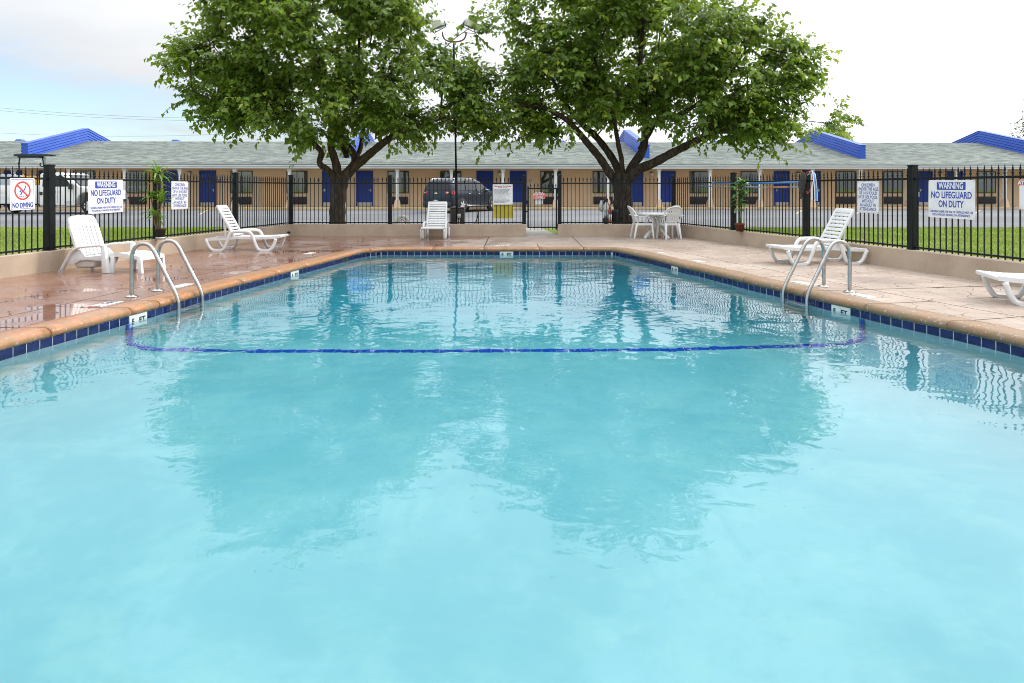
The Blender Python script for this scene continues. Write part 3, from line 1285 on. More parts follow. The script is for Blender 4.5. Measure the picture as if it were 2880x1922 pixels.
# shingle courses, stepped
rf = MB()
NC = 52
for side in (0, 1):
    for k in range(NC):
        t0, t1 = k / NC, (k + 1) / NC
        jig = .006 * math.sin(k * 2.7)
        def pt(t, lift):
            v = EAVE_V - .12 + (RIDGE_V - EAVE_V + .12) * t
            if side:
                v = 2 * RIDGE_V - v
            return v, EAVE_Z + .01 + (RIDGE_Z - EAVE_Z) * t + lift
        (v0, z0), (v1, z1) = pt(t0, .014 + jig), pt(t1, .0)
        (_, zb) = pt(t0, -.03)
        nseg = 1
        q = [(UL - .35, v0, z0), (UR + .35, v0, z0), (UR + .35, v1, z1), (UL - .35, v1, z1), (UL - .35, v0, zb), (UR + .35, v0, zb)]
        rf.add(q, [(0, 1, 2, 3), (4, 5, 1, 0)] if side == 0 else [(3, 2, 1, 0), (0, 1, 5, 4)])
roof = rf.build('roof', M_['roof'], motel)
rg = MB()
for k in range(int((UR - UL) / .33)):
    u0 = UL + k * .33
    rg.add([(u0, RIDGE_V - .16, RIDGE_Z - .02), (u0 + .32, RIDGE_V - .16, RIDGE_Z - .025), (u0 + .32, RIDGE_V, RIDGE_Z + .03), (u0, RIDGE_V, RIDGE_Z + .035), (u0 + .32, RIDGE_V + .16, RIDGE_Z - .025), (u0, RIDGE_V + .16, RIDGE_Z - .02)], [(0, 1, 2, 3), (3, 2, 4, 5)])
o = rg.build('ridge_cap', M_['roof'], roof)
o['kind'] = 'stuff'
for px in (86, 511, 832, 1587, 2030):
    u = (px - CX) / F_PX * (42 + RIDGE_V)
    vt = MB()
    vt.box((-.14, -.14, -.1), (.14, .14, .07))
    vt.add([(-.24, -.24, .05), (.24, -.24, .05), (.24, .24, .05), (-.24, .24, .05), (-.17, -.17, .17), (.17, -.17, .17), (.17, .17, .17), (-.17, .17, .17)],
           [(3, 2, 1, 0), (4, 5, 6, 7), (0, 1, 5, 4), (1, 2, 6, 5), (2, 3, 7, 6), (3, 0, 4, 7)])
    vt.build('roof_vent', M_['fin'], roof, (u, RIDGE_V + .25, RIDGE_Z - .02))

# blue ribbed parapets standing up through the roof
def roof_z(v):
    vv = v if v <= RIDGE_V else 2 * RIDGE_V - v
    return EAVE_Z + (RIDGE_Z - EAVE_Z) * (vv - EAVE_V) / (RIDGE_V - EAVE_V)


VF = EAVE_V + .223 * (RIDGE_V - EAVE_V)
for u_face, side in ((-29.3, -1), (-10.0, -1), (8.16, 1), (21.8, 1), (33.9, 1)):
    w = .36
    ua, ub = (u_face - w, u_face) if side < 0 else (u_face, u_face + w)
    par = MB()
    vs = [VF, RIDGE_V, 2 * RIDGE_V - VF]
    H = .88
    prof_ = [(VF, roof_z(VF) - .25), (RIDGE_V, RIDGE_Z - .3), (vs[2], roof_z(VF) - .25), (vs[2], roof_z(VF) + H), (RIDGE_V, RIDGE_Z + H), (VF, roof_z(VF) + H)]
    Mx = Matrix(((0, 0, 1, 0), (1, 0, 0, 0), (0, 1, 0, 0), (0, 0, 0, 1)))
    par.prism(prof_, ua + .02, ub - .02, Mx)
    po = par.build('roof_parapet', M_['fin'], motel)
    for k in range(5):
        for face, du in ((ua, 1), (ub, -1)):
            rb = MB()
            z0 = .015 + k * H / 5
            for (va, vb) in ((VF - .005, RIDGE_V), (RIDGE_V, vs[2] + .005)):
                za, zb = roof_z(max(VF, va)), roof_z(vb if vb <= vs[2] else vs[2])
                lo_, hi_ = z0 + .015, z0 + H / 5 - .03
                x0, x1, x2 = face + du * .03, face - du * .034, face - du * .014
                rb.add([(x0, va, za + lo_ - .01), (x1, va, za + lo_), (x2, va, za + hi_), (x0, va, za + hi_ + .01), (x0, vb, zb + lo_ - .01), (x1, vb, zb + lo_), (x2, vb, zb + hi_), (x0, vb, zb + hi_ + .01)],
                       [(0, 1, 5, 4), (1, 2, 6, 5), (2, 3, 7, 6), (0, 3, 2, 1), (4, 5, 6, 7)])
            rb.build('rib', M_['fin'], po)
    cp = MB()
    for (va, vb) in ((VF - .03, RIDGE_V), (RIDGE_V, vs[2] + .03)):
        za, zb = roof_z(va) + H, roof_z(vb) + H
        cp.add([(ua - .03, va, za), (ub + .03, va, za), (ub + .03, vb, zb), (ua - .03, vb, zb), (ua - .03, va, za + .04), (ub + .03, va, za + .04), (ub + .03, vb, zb + .04), (ua - .03, vb, zb + .04)],
               [(3, 2, 1, 0), (4, 5, 6, 7), (0, 1, 5, 4), (1, 2, 6, 5), (2, 3, 7, 6), (3, 0, 4, 7)])
    cp.build('parapet_cap', M_['fin'], po)

doors = [(12, 62, 1), (110, 158, -1), (461, 499, 1), (560.7, 608, 1), (906, 953, -1), (1002, 1049, 1), (1340, 1387, -1), (1434, 1481, 1), (1762, 1809, -1), (1855, 1900, 1), (2176.5, 2220.5, -1), (2262, 2308, 1), (2581, 2622, -1), (2664, 2707, 1), (2968, 3008, -1), (3046, 3086, 1), (-330 + 20, -262, 1), (-214, -164, -1)]
Z_DT, Z_DB = Zl(2.53), Zl(.345)
for (a, b, hs) in doors:
    u0, u1 = bu(a), bu(b)
    if not (UL < u0 and u1 < UR):
        continue
    d = MB().box((u0 + .06, -.012, Z_DB), (u1 - .06, .05, Z_DT - .06)).build('door', M_['door'], motel)
    f_ = MB()
    f_.box((u0, -.05, Z_DB), (u0 + .058, .06, Z_DT)).box((u1 - .058, -.05, Z_DB), (u1, .06, Z_DT)).box((u0 + .058, -.05, Z_DT - .058), (u1 - .058, .06, Z_DT))
    f_.build('door_frame', M_['door'], d)
    wdt = u1 - u0 - .12
    pn = MB()
    for cx_ in (.28, .72):
        for (za, zb) in ((.30, .82), (.95, 1.55), (1.66, 1.98)):
            xx = u0 + .06 + wdt * cx_
            pn.box((xx - wdt * .17, -.020, Z_DB + za), (xx + wdt * .17, -.011, Z_DB + zb))
    pn.build('door_panel', M_['door'], d, bevel=.004, seg=1)
    MB().box((u0 + .08, -.018, Z_DB + .01), (u1 - .08, -.010, Z_DB + .23)).build('kick_plate', M_['plate'], d)
    hx = u1 - .14 if hs > 0 else u0 + .14
    MB().cbox((hx, -.03, Z_DB + .98), (.07, .035, .16)).cbox((hx - hs * .06, -.055, Z_DB + .99), (.14, .025, .03)).build('handle', M_['galv'], d)
wins = [(206, 265), (355.6, 414), (649, 710.7), (806, 865), (1090, 1150), (1238.5, 1297.5), (1520, 1578), (1667, 1725), (1939.5, 1997), (2083, 2140), (2350.8, 2405), (2484, 2539), (2747, 2800), (2880, 2934), (-112, -52), (40 + 0 - 80, 20 - 80 + 82)]
Z_WT, Z_WB = Zl(2.516), Zl(1.137)
for wi, (a, b) in enumerate(wins[:15]):
    u0, u1 = bu(a), bu(b)
    fr_ = MB()
    fr_.box((u0, -.045, Z_WB), (u0 + .05, .02, Z_WT)).box((u1 - .05, -.045, Z_WB), (u1, .02, Z_WT)).box((u0 + .05, -.045, Z_WB), (u1 - .05, .02, Z_WB + .05)).box((u0 + .05, -.045, Z_WT - .05), (u1 - .05, .02, Z_WT))
    um = u0 + (u1 - u0) * .5
    fr_.box((um - .02, -.04, Z_WB + .05), (um + .02, .02, Z_WT - .05))
    w_ = fr_.build('window', M_['sill'], motel)
    MB().box((u0 + .05, -.030, Z_WB + .05), (u1 - .05, -.026, Z_WT - .05)).build('pane', M_['glass'], w_)
    cu = MB()
    n = 40
    x0c, x1c = u0 + .05, u1 - .05
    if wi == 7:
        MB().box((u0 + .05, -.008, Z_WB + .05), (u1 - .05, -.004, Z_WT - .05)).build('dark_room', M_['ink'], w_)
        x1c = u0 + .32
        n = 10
    for k in range(n + 1):
        x = x0c + (x1c - x0c) * k / n
        y = -.012 + .008 * math.sin(k * 1.9) - .003
        cu.v += [(x, y, Z_WB + .05), (x, y, Z_WT - .05)]
    cu.f = [(2 * k, 2 * k + 2, 2 * k + 3, 2 * k + 1) for k in range(n)]
    cu.s = [True] * n
    cu.build('curtain', M_['curtain'], w_)
    um = (u0 + u1) / 2 - .0
    ac = MB().box((um - .60, -.10, Zl(.474)), (um + .60, .02, Zl(.927))).build('air_conditioner', M_['ac'], motel, bevel=.012)
    lv = MB()
    for k in range(8):
        z = Zl(.52) + k * .047
        lv.box((um - .54, -.112, z), (um + .54, -.096, z + .018))
    lv.build('louvre', M_['ac'], ac)
cols_px = [194, 349, 504, 658.5, 812, 963, 1115, 1267, 1412, 1560, 1706.5, 1850.5, 1994, 2134, 2281, 2415.5, 2552.5, 2688, 2822.5, 2956, 3086, 36, -124]
for px in cols_px:
    u = bu(px, -1.75)
    c_ = MB()
    c_.cbox((0, 0, (Zl(2.60) + .0) / 2 + .2), (.165, .165, Zl(2.60) - .40))
    c_.cbox((0, 0, Zl(2.60) - .06), (.25, .25, .115)).cbox((0, 0, Zl(2.60) - .155), (.205, .205, .075))
    co = c_.build('column', M_['col'], motel, (u, -1.75, 0), bevel=.008, seg=1)
    b_ = MB()
    b_.add([(-.20, -.20, 0), (.20, -.20, 0), (.20, .20, 0), (-.20, .20, 0), (-.12, -.12, .44), (.12, -.12, .44), (.12, .12, .44), (-.12, .12, .44)], [(3, 2, 1, 0), (4, 5, 6, 7), (0, 1, 5, 4), (1, 2, 6, 5), (2, 3, 7, 6), (3, 0, 4, 7)])
    b_.build('column_base', M_['colbase'], co)
for px in (534, 979, 1405, 1832, 2244, 2643):
    u = bu(px)
    l_ = MB().cbox((0, -.05, .10), (.20, .12, .05)).cbox((0, -.02, -.02), (.10, .05, .26)).build('wall_lamp', M_['sill'], motel, (u, 0, Zl(2.35)))
    MB().lathe([(.05, -.14), (.085, -.10), (.085, .04), (.07, .075)], 10).build('lamp_shade', M_['lamp'], l_, (0, -.10, 0))
rooms = ['', '', '', '', '', '']
for px in (618, 896, 1060, 1491, 1910, 2167, 2318, 2571):
    u = bu(px)
    pl_ = MB().cbox((0, -.012, 0), (.16, .022, .11)).build('number_plaque', M_['signb'], motel, (u, 0, Zl(1.93)))
    MB().cbox((-.03, -.026, 0), (.028, .004, .05)).cbox((.005, -.026, 0), (.022, .004, .05)).cbox((.04, -.026, 0), (.028, .004, .05)).build('lettering', M_['signw'], pl_)
# raised walk with a painted kerb
wk = empty('walkway', B0, B_RZ)
tag(wk, kind='structure')
MB().box((UL - 20, -2.28, -.3), (UR + 20, -.002, 0)).build('paving', M_['conc'], wk)
kb = MB()
u = UL - 20
while u < UR + 20:
    kb.box((u, -2.42, -.3), (u + 2.98, -2.285, .004))
    u += 3.0
kb.build('kerb', M_['curb'], wk, bevel=.012, seg=1)

# ---------------------------------------------------------------- loungers
def lounger(label, loc, ang, arms=True):
    """Local x runs from the head (0) to the foot (1.9); y across."""
    root = empty('sun_lounger', loc, ang)
    tag(root, label, 'sun lounger', 'white resin loungers on the pool deck')
    WD = .285
    band = [(.0, .255), (.035, .20), (.07, .12), (.13, .045), (.20, .018), (.34, .018), (.41, .06), (.46, .17), (.51, .32), (.555, .405), (.63, .435), (.80, .438), (.93, .432), (1.00, .395), (1.05, .30), (1.09, .19), (1.15, .06), (1.22, .018), (1.40, .018), (1.47, .07), (1.52, .17), (1.55, .27)]
    for sgn in (-1, 1):
        pts = spline([Vector((x, sgn * (WD + .028 * (1 if .25 < z else 1)), z)) for x, z in band], 3)
        sd = MB().tube(pts, .034, 8, ry=.036)
        for x0 in (.17, 1.20):
            sd.cbox((x0 + .10 if x0 < 1 else x0 + .11, sgn * (WD + .028), .022), (.21, .066, .044))
        rail = spline([Vector((-.005, sgn * WD, .262)), Vector((.3, sgn * WD, .268)), Vector((.7, sgn * WD, .295)), Vector((1.1, sgn * WD, .288)), Vector((1.4, sgn * WD, .292)), Vector((1.62, sgn * WD, .315))], 4)
        for a, b in zip(rail, rail[1:]):
            sd.beam(a, b, .045, .055)
        sd.build('side_frame', M_['white'], root)
    fr = MB()
    for x in (.0, .47):
        fr.cbox((x + .02, 0, .262), (.05, 2 * WD, .045))
    fr.build('cross_bar', M_['white'], root, bevel=.008)
    sl = MB().box((-.052, -WD + .02, -.012), (.052, WD - .02, .014)).mesh('slat', M_['white'], .006, 2)
    nsl = 8
    for k in range(nsl):
        x = .69 + (1.555 - .69) * k / (nsl - 1)
        z = .312 + (.0 if x < 1.35 else (x - 1.35) * .07)
        o = mesh_obj('slat', sl, root, (x, 0, z), (0, R(-4) if x > 1.35 else 0, 0))
        o.scale = (1.08, 1, 1)
    MB().cbox((1.632, 0, .318), (.05, 2 * WD + .045, .055)).build('foot_bar', M_['white'], root, bevel=.016, seg=3)
    # reclined back
    piv = Vector((.62, 0, .30))
    tip = Vector((.235, 0, 1.005))
    d = (tip - piv)
    Lb = d.length
    d.normalize()
    nrm = Vector((d.z, 0, -d.x))
    bk = MB()
    for sgn in (-1, 1):
        bk.beam(piv + Vector((0, sgn * (WD - .015), 0)), tip + Vector((0, sgn * (WD - .03), 0)) - d * .02, .052, .048, up=nrm)
    bk.beam(tip - d * .035 + Vector((0, -WD + .01, 0)), tip - d * .035 + Vector((0, WD - .01, 0)), .046, .10, up=d)
    bk.build('back_frame', M_['white'], root, bevel=.014, seg=2)
    ns = 9
    pitch = (Lb - .11) / ns
    slb = MB().box((-.013, -WD + .035, -pitch / 2 + .0105), (.013, WD - .035, pitch / 2 - .0105)).mesh('back_slat', M_['white'], .005, 2)
    for k in range(ns):
        p = piv + d * (.03 + pitch * (k + .5))
        o = mesh_obj('back_slat', slb, root, p, (0, -math.atan2(-d.x, d.z), 0))
    for sgn in (-1, 1):
        a = piv + d * (Lb * .52) + Vector((0, sgn * (WD - .06), 0)) - nrm * .03
        MB().beam(a, (.245 + .17, sgn * (WD - .06), .27), .03, .04).build('strut', M_['white'], root, bevel=.006)
    return root


def place(foot, head, **kw):
    d = (foot - head)
    ang = math.atan2(d.y, d.x)
    return (head.x, head.y, 0.0), ang


lounger('white slatted lounger with raised back on the wet deck left of the pool', (-6.84, 15.36, 0), R(2))
lounger('white slatted lounger seen from its foot end against the far wall', (-2.17, 20.0, 0), R(-90))
lounger('white slatted lounger by the right wall behind the right pool ladder', (6.50, 12.74, 0), R(187))
lounger('white slatted lounger at the right edge, only its foot end showing', (7.46, 7.93, 0), R(164))

# ---------------------------------------------------------------- resin armchair lounger with footrest (left)
ch = empty('lounge_chair', (-7.02, 11.52, 0), R(-13))
tag(ch, 'white resin lounge chair with high fluted back and long footrest beside the left pool ladder', 'lounge chair')
for sgn in (-1, 1):
    y = sgn * .31
    leg = spline([Vector((-.46, y * 1.04, .02)), Vector((-.36, y * 1.02, .19)), Vector((-.25, y, .34)), Vector((-.10, y, .415)), Vector((.10, y, .435)), Vector((.30, y, .455)), Vector((.385, y, .448))], 4)
    MB().tube(leg, .045, 8, ry=.022).build('armrest', M_['white'], ch)
    fl_ = MB()
    fl_.add([(.335, y - .03, .46), (.405, y - .03, .455), (.405, y + .03, .455), (.335, y + .03, .46), (.37, y - .045, 0), (.485, y - .045, 0), (.485, y + .045, 0), (.37, y + .045, 0)], [(0, 1, 2, 3), (7, 6, 5, 4), (4, 5, 1, 0), (5, 6, 2, 1), (6, 7, 3, 2), (7, 4, 0, 3)])
    fl_.build('leg', M_['white'], ch, bevel=.012)
    MB().prism([(-.40, .13), (-.24, .125), (-.10, .20), (.38, .20), (.38, .30), (.0, .255), (-.12, .38), (-.22, .35), (-.34, .22)], -.012, .012, Matrix.Translation((0, y * .93, 0)) @ Matrix.Rotation(R(90), 4, 'X')).build('side_panel', M_['white'], ch, bevel=.005)
    MB().cbox((-.47, y * 1.04, .012), (.07, .06, .024)).build('foot', M_['white'], ch, bevel=.008)
seat = MB()
sp_ = spline([Vector((-.22, 0, .245)), Vector((-.05, 0, .235)), Vector((.2, 0, .262)), Vector((.38, 0, .285))], 4)
for a, b in zip(sp_, sp_[1:]):
    seat.beam(a, b, .56, .03)
seat.build('seat', M_['white'], ch)
MB().add([(-.26, -.24, .06), (.10, -.24, .075), (.10, .24, .075), (-.26, .24, .06), (-.30, -.26, .17), (.16, -.26, .21), (.16, .26, .21), (-.30, .26, .17)], [(3, 2, 1, 0), (4, 5, 6, 7), (0, 1, 5, 4), (1, 2, 6, 5), (2, 3, 7, 6), (3, 0, 4, 7)]).build('storage_bin', M_['white_old'], ch, bevel=.03, seg=3)
# back: fluted lower part and a solid top panel with rounded corners
bM = Matrix.Translation((-.16, 0, .27)) @ Matrix.Rotation(R(-20), 4, 'Y')
nfl = 7
for k in range(nfl):
    y = -.235 + .47 * k / (nfl - 1)
    w = .47 / (nfl - 1) / 2 - .0085
    MB().add([bM @ Vector((x_ + .010 * (1 - (y / .25) ** 2) * -1, yy, zz)) for (x_, yy, zz) in ((-.015, y - w, .0), (.018, y - w, .0), (.018, y + w, .0), (-.015, y + w, .0), (-.015, y - w, .50), (.018, y - w, .50), (.018, y + w, .50), (-.015, y + w, .50))],
             [(3, 2, 1, 0), (4, 5, 6, 7), (0, 1, 5, 4), (1, 2, 6, 5), (2, 3, 7, 6), (3, 0, 4, 7)]).build('back_slat', M_['white'], ch, bevel=.004)
tp = [(-.285, .50), (.285, .50), (.28, .60), (.262, .66), (.22, .69), (.12, .705), (0, .71), (-.12, .705), (-.22, .69), (-.262, .66), (-.28, .60)]
PX = Matrix(((0, 0, 1, 0), (1, 0, 0, 0), (0, 1, 0, 0), (0, 0, 0, 1)))
MB().prism(tp, -.03, .016, bM @ PX).build('back_panel', M_['white'], ch, bevel=.012, seg=3)
for sgn in (-1, 1):
    MB().cbox((-.008, sgn * .279, .26), (.055, .024, .56), bM).build('back_rail', M_['white'], ch, bevel=.01)
# footrest: arched top and four flared legs
ft = MB()
fp = spline([Vector((.42, 0, .295)), Vector((.60, 0, .315)), Vector((.80, 0, .300)), Vector((1.03, 0, .262))], 5)
for a, b in zip(fp, fp[1:]):
    ft.beam(a, b, .50, .028)
for sgn in (-1, 1):
    for a, b in zip(fp, fp[1:]):
        ft.beam(a + Vector((0, sgn * .25, -.015)), b + Vector((0, sgn * .25, -.015)), .03, .06)
ft.cbox((1.03, 0, .245), (.03, .53, .06))
fo = ft.build('footrest', M_['white'], ch)
for (x, s) in ((.50, 1), (1.01, 1), (1.01, -1), (.50, -1)):
    y = .25 * s
    lean = -.02 if x < .8 else .03
    MB().add([(x - .04, y - .02, .28), (x + .035, y - .02, .28), (x + .035, y + .02, .28), (x - .04, y + .02, .28), (x - .03 + lean, y - .028, 0), (x + .035 + lean, y - .028, 0), (x + .035 + lean, y + .028, 0), (x - .03 + lean, y + .028, 0)],
             [(0, 1, 2, 3), (7, 6, 5, 4), (4, 5, 1, 0), (5, 6, 2, 1), (6, 7, 3, 2), (7, 4, 0, 3)]).build('leg', M_['white'], fo, bevel=.008)


# ---------------------------------------------------------------- white table and four chairs
def patio_chair(label, loc, ang, first=[None]):
    if first[0] is None:
        r = empty('patio_chair', loc, ang)
        st = MB()
        sp2 = spline([Vector((-.20, 0, .435)), Vector((-.02, 0, .415)), Vector((.16, 0, .430)), Vector((.24, 0, .425)), Vector((.262, 0, .395))], 4)
        for a, b in zip(sp2, sp2[1:]):
            st.beam(a, b, .44, .014)
        st.cbox((0, .215, .405), (.40, .014, .05)).cbox((0, -.215, .405), (.40, .014, .05)).cbox((-.2, 0, .415), (.014, .42, .05))
        st.build('seat', M_['white'], r)
        for (x, y, dx, dy) in ((.215, .21, .045, .03), (.215, -.21, .045, -.03), (-.20, .19, -.085, .035), (-.20, -.19, -.085, -.035)):
            MB().beam((x, y, .43), (x + dx, y + dy, 0), .065, .055, w2=.045, h2=.04, up=Vector((1, 0, 0))).build('leg', M_['white'], r, bevel=.012)
        # fan back
        def back(y, z):
            t = z / .47
            return Vector((-.205 - .17 * t - .03 * t * t + .05 * (abs(y) / .25) ** 2, y, .435 + z))
        rim = [back(-.20, 0), back(-.235, .12), back(-.262, .25), back(-.235, .36), back(-.16, .435), back(0, .47), back(.16, .435), back(.235, .36), back(.262, .25), back(.235, .12), back(.20, 0)]
        bk = MB().tube(spline(rim, 4), .020, 8)
        bk.tube([back(-.19, .055), back(0, .06), back(.19, .055)], .016, 6)
        bk.build('back_rim', M_['white'], r)
        for k in range(7):
            y0 = -.145 + .29 * k / 6
            y1 = y0 * 1.35
            ztop = .46 - .62 * max(0, abs(y1) - .03) ** 1.6 * 1.6
            pts = [back(y0 + (y1 - y0) * j / 5, .055 + (ztop - .055) * j / 5) for j in range(6)]
            s_ = MB()
            for a, b in zip(pts, pts[1:]):
                s_.beam(a, b, .040, .010, up=Vector((1, 0, .3)), w2=.043)
            s_.build('back_slat', M_['white'], r)
        fanp = MB()
        pts = [back(-.235, .335), back(-.12, .345), back(0, .35), back(.12, .345), back(.235, .335)]
        pt2 = [back(-.19, .41), back(-.11, .45), back(0, .465), back(.11, .45), back(.19, .41)]
        for k in range(4):
            n = len(fanp.v)
            off = Vector((-.006, 0, 0))
            fanp.add([pts[k], pts[k + 1], pt2[k + 1], pt2[k], pts[k] + off, pts[k + 1] + off, pt2[k + 1] + off, pt2[k] + off], [(0, 1, 2, 3), (7, 6, 5, 4)])
        fanp.build('top_panel', M_['white'], r)
        for sgn in (-1, 1):
            arm = spline([Vector((-.31, sgn * .255, .66)), Vector((-.15, sgn * .275, .635)), Vector((.05, sgn * .275, .632)), Vector((.19, sgn * .262, .61)), Vector((.232, sgn * .245, .54)), Vector((.235, sgn * .225, .42))], 4)
            MB().tube(arm, .028, 8, ry=.014).build('armrest', M_['white'], r)
        first[0] = r
    else:
        r = copy_tree(first[0])
        r.location, r.rotation_euler = loc, (0, 0, ang)
    tag(r, label, 'chair', 'white resin chairs round the table')
    return r


TC = Vector((4.08, 19.08, 0))
patio_chair('white resin chair in side view between the dark tree trunk and the round table', (3.66, 18.98, 0), R(4))
patio_chair('white resin chair in front of the round table with its fan back to the pool', (4.36, 18.78, 0), R(104))
patio_chair('white resin chair behind the round table, mostly hidden by the chair in front', (4.42, 19.42, 0), R(203))
tb = empty('round_table', TC, R(20))
tag(tb, 'round white resin patio table with crossed legs at the far right corner of the deck', 'table')
MB().lathe([(.0, .672), (.44, .672), (.50, .668), (.525, .66), (.53, .70), (.52, .712), (.49, .715), (.0, .715)], 40).build('tabletop', M_['white'], tb)
for k in range(4):
    a = R(90 * k + 15)
    ca, sa = math.cos(a), math.sin(a)
    off = .028 * (1 if k % 2 else -1)
    p0 = Vector((-.26 * ca - off * sa, -.26 * sa + off * ca, .668))
    p1 = Vector((.06 * ca - off * sa, .06 * sa + off * ca, .33))
    p2 = Vector((.44 * ca - off * sa, .44 * sa + off * ca, .012))
    MB().beam(p0, p1, .045, .14, w2=.045, h2=.09).beam(p1 - (p1 - p0).normalized() * .005, p2, .044, .09, w2=.05, h2=.06).build('leg', M_['white_old'], tb, bevel=.01)
MB().cbox((0, 0, .36), (.17, .17, .12)).build('hub', M_['white_old'], tb, bevel=.02)
MB().lathe([(.0, .60), (.05, .60), (.05, .672), (.0, .672)], 12).build('parasol_socket', M_['white_old'], tb)


# ---------------------------------------------------------------- pool ladders
def ladder(mid, edge_dir, out, label):
    root = empty('pool_ladder', (mid.x, mid.y, 0), math.atan2(out.y, out.x))
    tag(root, label, 'pool ladder', 'stainless pool ladders')
    # local x: away from the pool, foot of the rails at x = 0
    prof_ = [(0, .002), (0, .25), (0, .47), (-.012, .56), (-.05, .635), (-.115, .675), (-.19, .682), (-.255, .655), (-.31, .59), (-.36, .50), (-.50, .245), (-.60, .065), (-.635, -.03), (-.645, -.13), (-.645, -.5), (-.645, -1.18), (-.60, -1.28)]
    for sgn in (-1, 1):
        pts = spline([Vector((x, sgn * .262, z)) for x, z in prof_], 5)
        MB().tube(pts, .0255, 14).build('rail', M_['steel'], root)
        MB().lathe([(.026, .03), (.036, .028), (.055, .018), (.075, .012), (.08, .002), (.0, .002)], 20).build('base_flange', M_['steel'], root, (0, sgn * .262, 0))
    for k in range(4):
        z = -.205 - .27 * k
        MB().cbox((-.645, 0, z), (.10, .50, .022)).cbox((-.645 + .04, 0, z + .014), (.012, .48, .01)).cbox((-.645 - .04, 0, z + .014), (.012, .48, .01)).build('tread', M_['galv'], root, bevel=.005)


ladder(V2(-4.85, 8.93), None, V2(-.99, .12).normalized(), 'curved stainless pool ladder on the left beside the lounge chair with footrest')
ladder(V2(4.475, 9.32), None, V2(.975, .21).normalized(), 'curved stainless pool ladder on the right in front of a slatted lounger')

# painted plates and skimmer lid set in the deck
MB().lathe([(.0, -.004), (.185, -.004), (.185, .004), (.17, .007), (.0, .008)], 24, Matrix.Diagonal((1.0, 1.0, 1, 1))).build('skimmer_lid', M_['drain'], deck, (-.50, 16.98 - 12, .0))
deck_marks = [((290, 866), (395, 848), .16, '5 FT'), ((528, 812), (592, 799), .15, ''), ((853, 713), (892, 712.5), .14, ''), ((1838, 711.5), (1876, 711.5), .14, ''), ((1902, 733), (1938, 738), .14, ''), ((2172, 793), (2262, 805), .15, ''), ((2336, 829), (2415, 841), .15, '')]
for (a, b, w, word) in deck_marks:
    pa, pb = at(a[0], a[1], Z=.0), at(b[0], b[1], Z=.0)
    # keep each plate just outside the coping, parallel to the pool edge
    mid = (pa + pb) / 2
    i = min(range(len(POOL)), key=lambda k_: (POOL[k_] - mid.xy).length)
    p, nn = station(i / (len(POOL) - 1) * LEN)
    q = p + nn * max(.48, min(1.6, (mid.xy - p).length))
    ln = max(.34, min(.62, (pb - pa).length * .8))
    o = MB().cbox((0, 0, .0035), (ln, w, .007)).build('deck_plate', M_['markerw'], deck, bevel=.002, seg=1)
    o.location = (q.x, q.y - 12, 0)
    o.rotation_euler = (0, 0, math.atan2(-nn.x, nn.y))
    if word:
        me = text_mesh(word, .13, M_['ink'], 1.0, .003)
        me.transform(Matrix.Rotation(R(-90), 4, 'X'))
        mesh_obj('lettering', me, o, (.06, 0, .0085), (0, 0, 0))
        rn = MB()
        for k in range(20):
            a0, a1 = 2 * math.pi * k / 20, 2 * math.pi * (k + 1) / 20
            rn.add([(-.21 + r_ * math.cos(a_), r_ * math.sin(a_), .0085) for r_, a_ in ((.05, a0), (.062, a0), (.062, a1), (.05, a1))], [(0, 1, 2, 3)])
        rn.beam((-.21 - .04, .04, .0085), (-.21 + .04, -.04, .0085), .012, .001)
        rn.build('ring', M_['signr'], o)
stn = MB()
for row, (x0, x1, y) in enumerate(((-.52, .02, 16.72), (-.42, -.02, 16.54))):
    x = x0
    while x < x1:
        wd = random.uniform(.02, .05)
        stn.cbox((x, y - 12, .004), (wd, .07, .006))
        x += wd + random.choice((.008, .008, .03))
stn.build('stencil_lettering', M_['stencil'], deck)

# ---------------------------------------------------------------- signs
def sign_at(pl, px0, px1, py0, py1, off=.03):
    """Stands a board against a fence line between two photo columns; returns frame, width and height."""
    a, t0 = point_on(pl, on_line(pl, px0))
    b, t1 = point_on(pl, on_line(pl, px1))
    x = (b - a).normalized()
    if x.x * 1.0 + 0 == 0:
        pass
    mid = (a + b) / 2
    inn = V2(x.y, -x.x)                      # towards the pool
    z1 = CAM_Z - (py0 - HZ) / F_PX * mid.y
    z0 = CAM_Z - (py1 - HZ) / F_PX * mid.y
    c = mid + inn * off
    return Vector((c.x, c.y, (z0 + z1) / 2)), math.atan2(x.y, x.x), (b - a).length, z1 - z0


def rrect(w, h, r, n=5):
    out = []
    for (cx_, cy_, a0) in ((w / 2 - r, h / 2 - r, 0), (-w / 2 + r, h / 2 - r, 90), (-w / 2 + r, -h / 2 + r, 180), (w / 2 - r, -h / 2 + r, 270)):
        for k in range(n + 1):
            a = R(a0 + 90 * k / n)
            out.append((cx_ + r * math.cos(a), cy_ + r * math.sin(a)))
    return out


UPR = Matrix(((1, 0, 0, 0), (0, 0, -1, 0), (0, 1, 0, 0), (0, 0, 0, 1)))     # outline plane stood upright, depth towards -y


def board(name, label, loc, ang, w, h, m, cat='sign', tilt=0.0, r=.02, holes=True):
    root = empty(name, loc, ang)
    root.rotation_euler = (0, tilt, ang)
    tag(root, label, cat)
    MB().prism(rrect(w, h, r), -.002, .002, UPR).build('panel', m, root)
    if holes:
        hb = MB()
        for sx_ in (-1, 1):
            for sz_ in (-1, 1):
                hb.lathe([(0, -.0005), (.009, -.0005), (.007, .004), (0, .005)], 8, Matrix.Translation((sx_ * (w / 2 - .025), -.002, sz_ * (h / 2 - .022))) @ Matrix.Rotation(R(90), 4, 'X'))
        hb.build('bolt', M_['galv'], root)
    return root


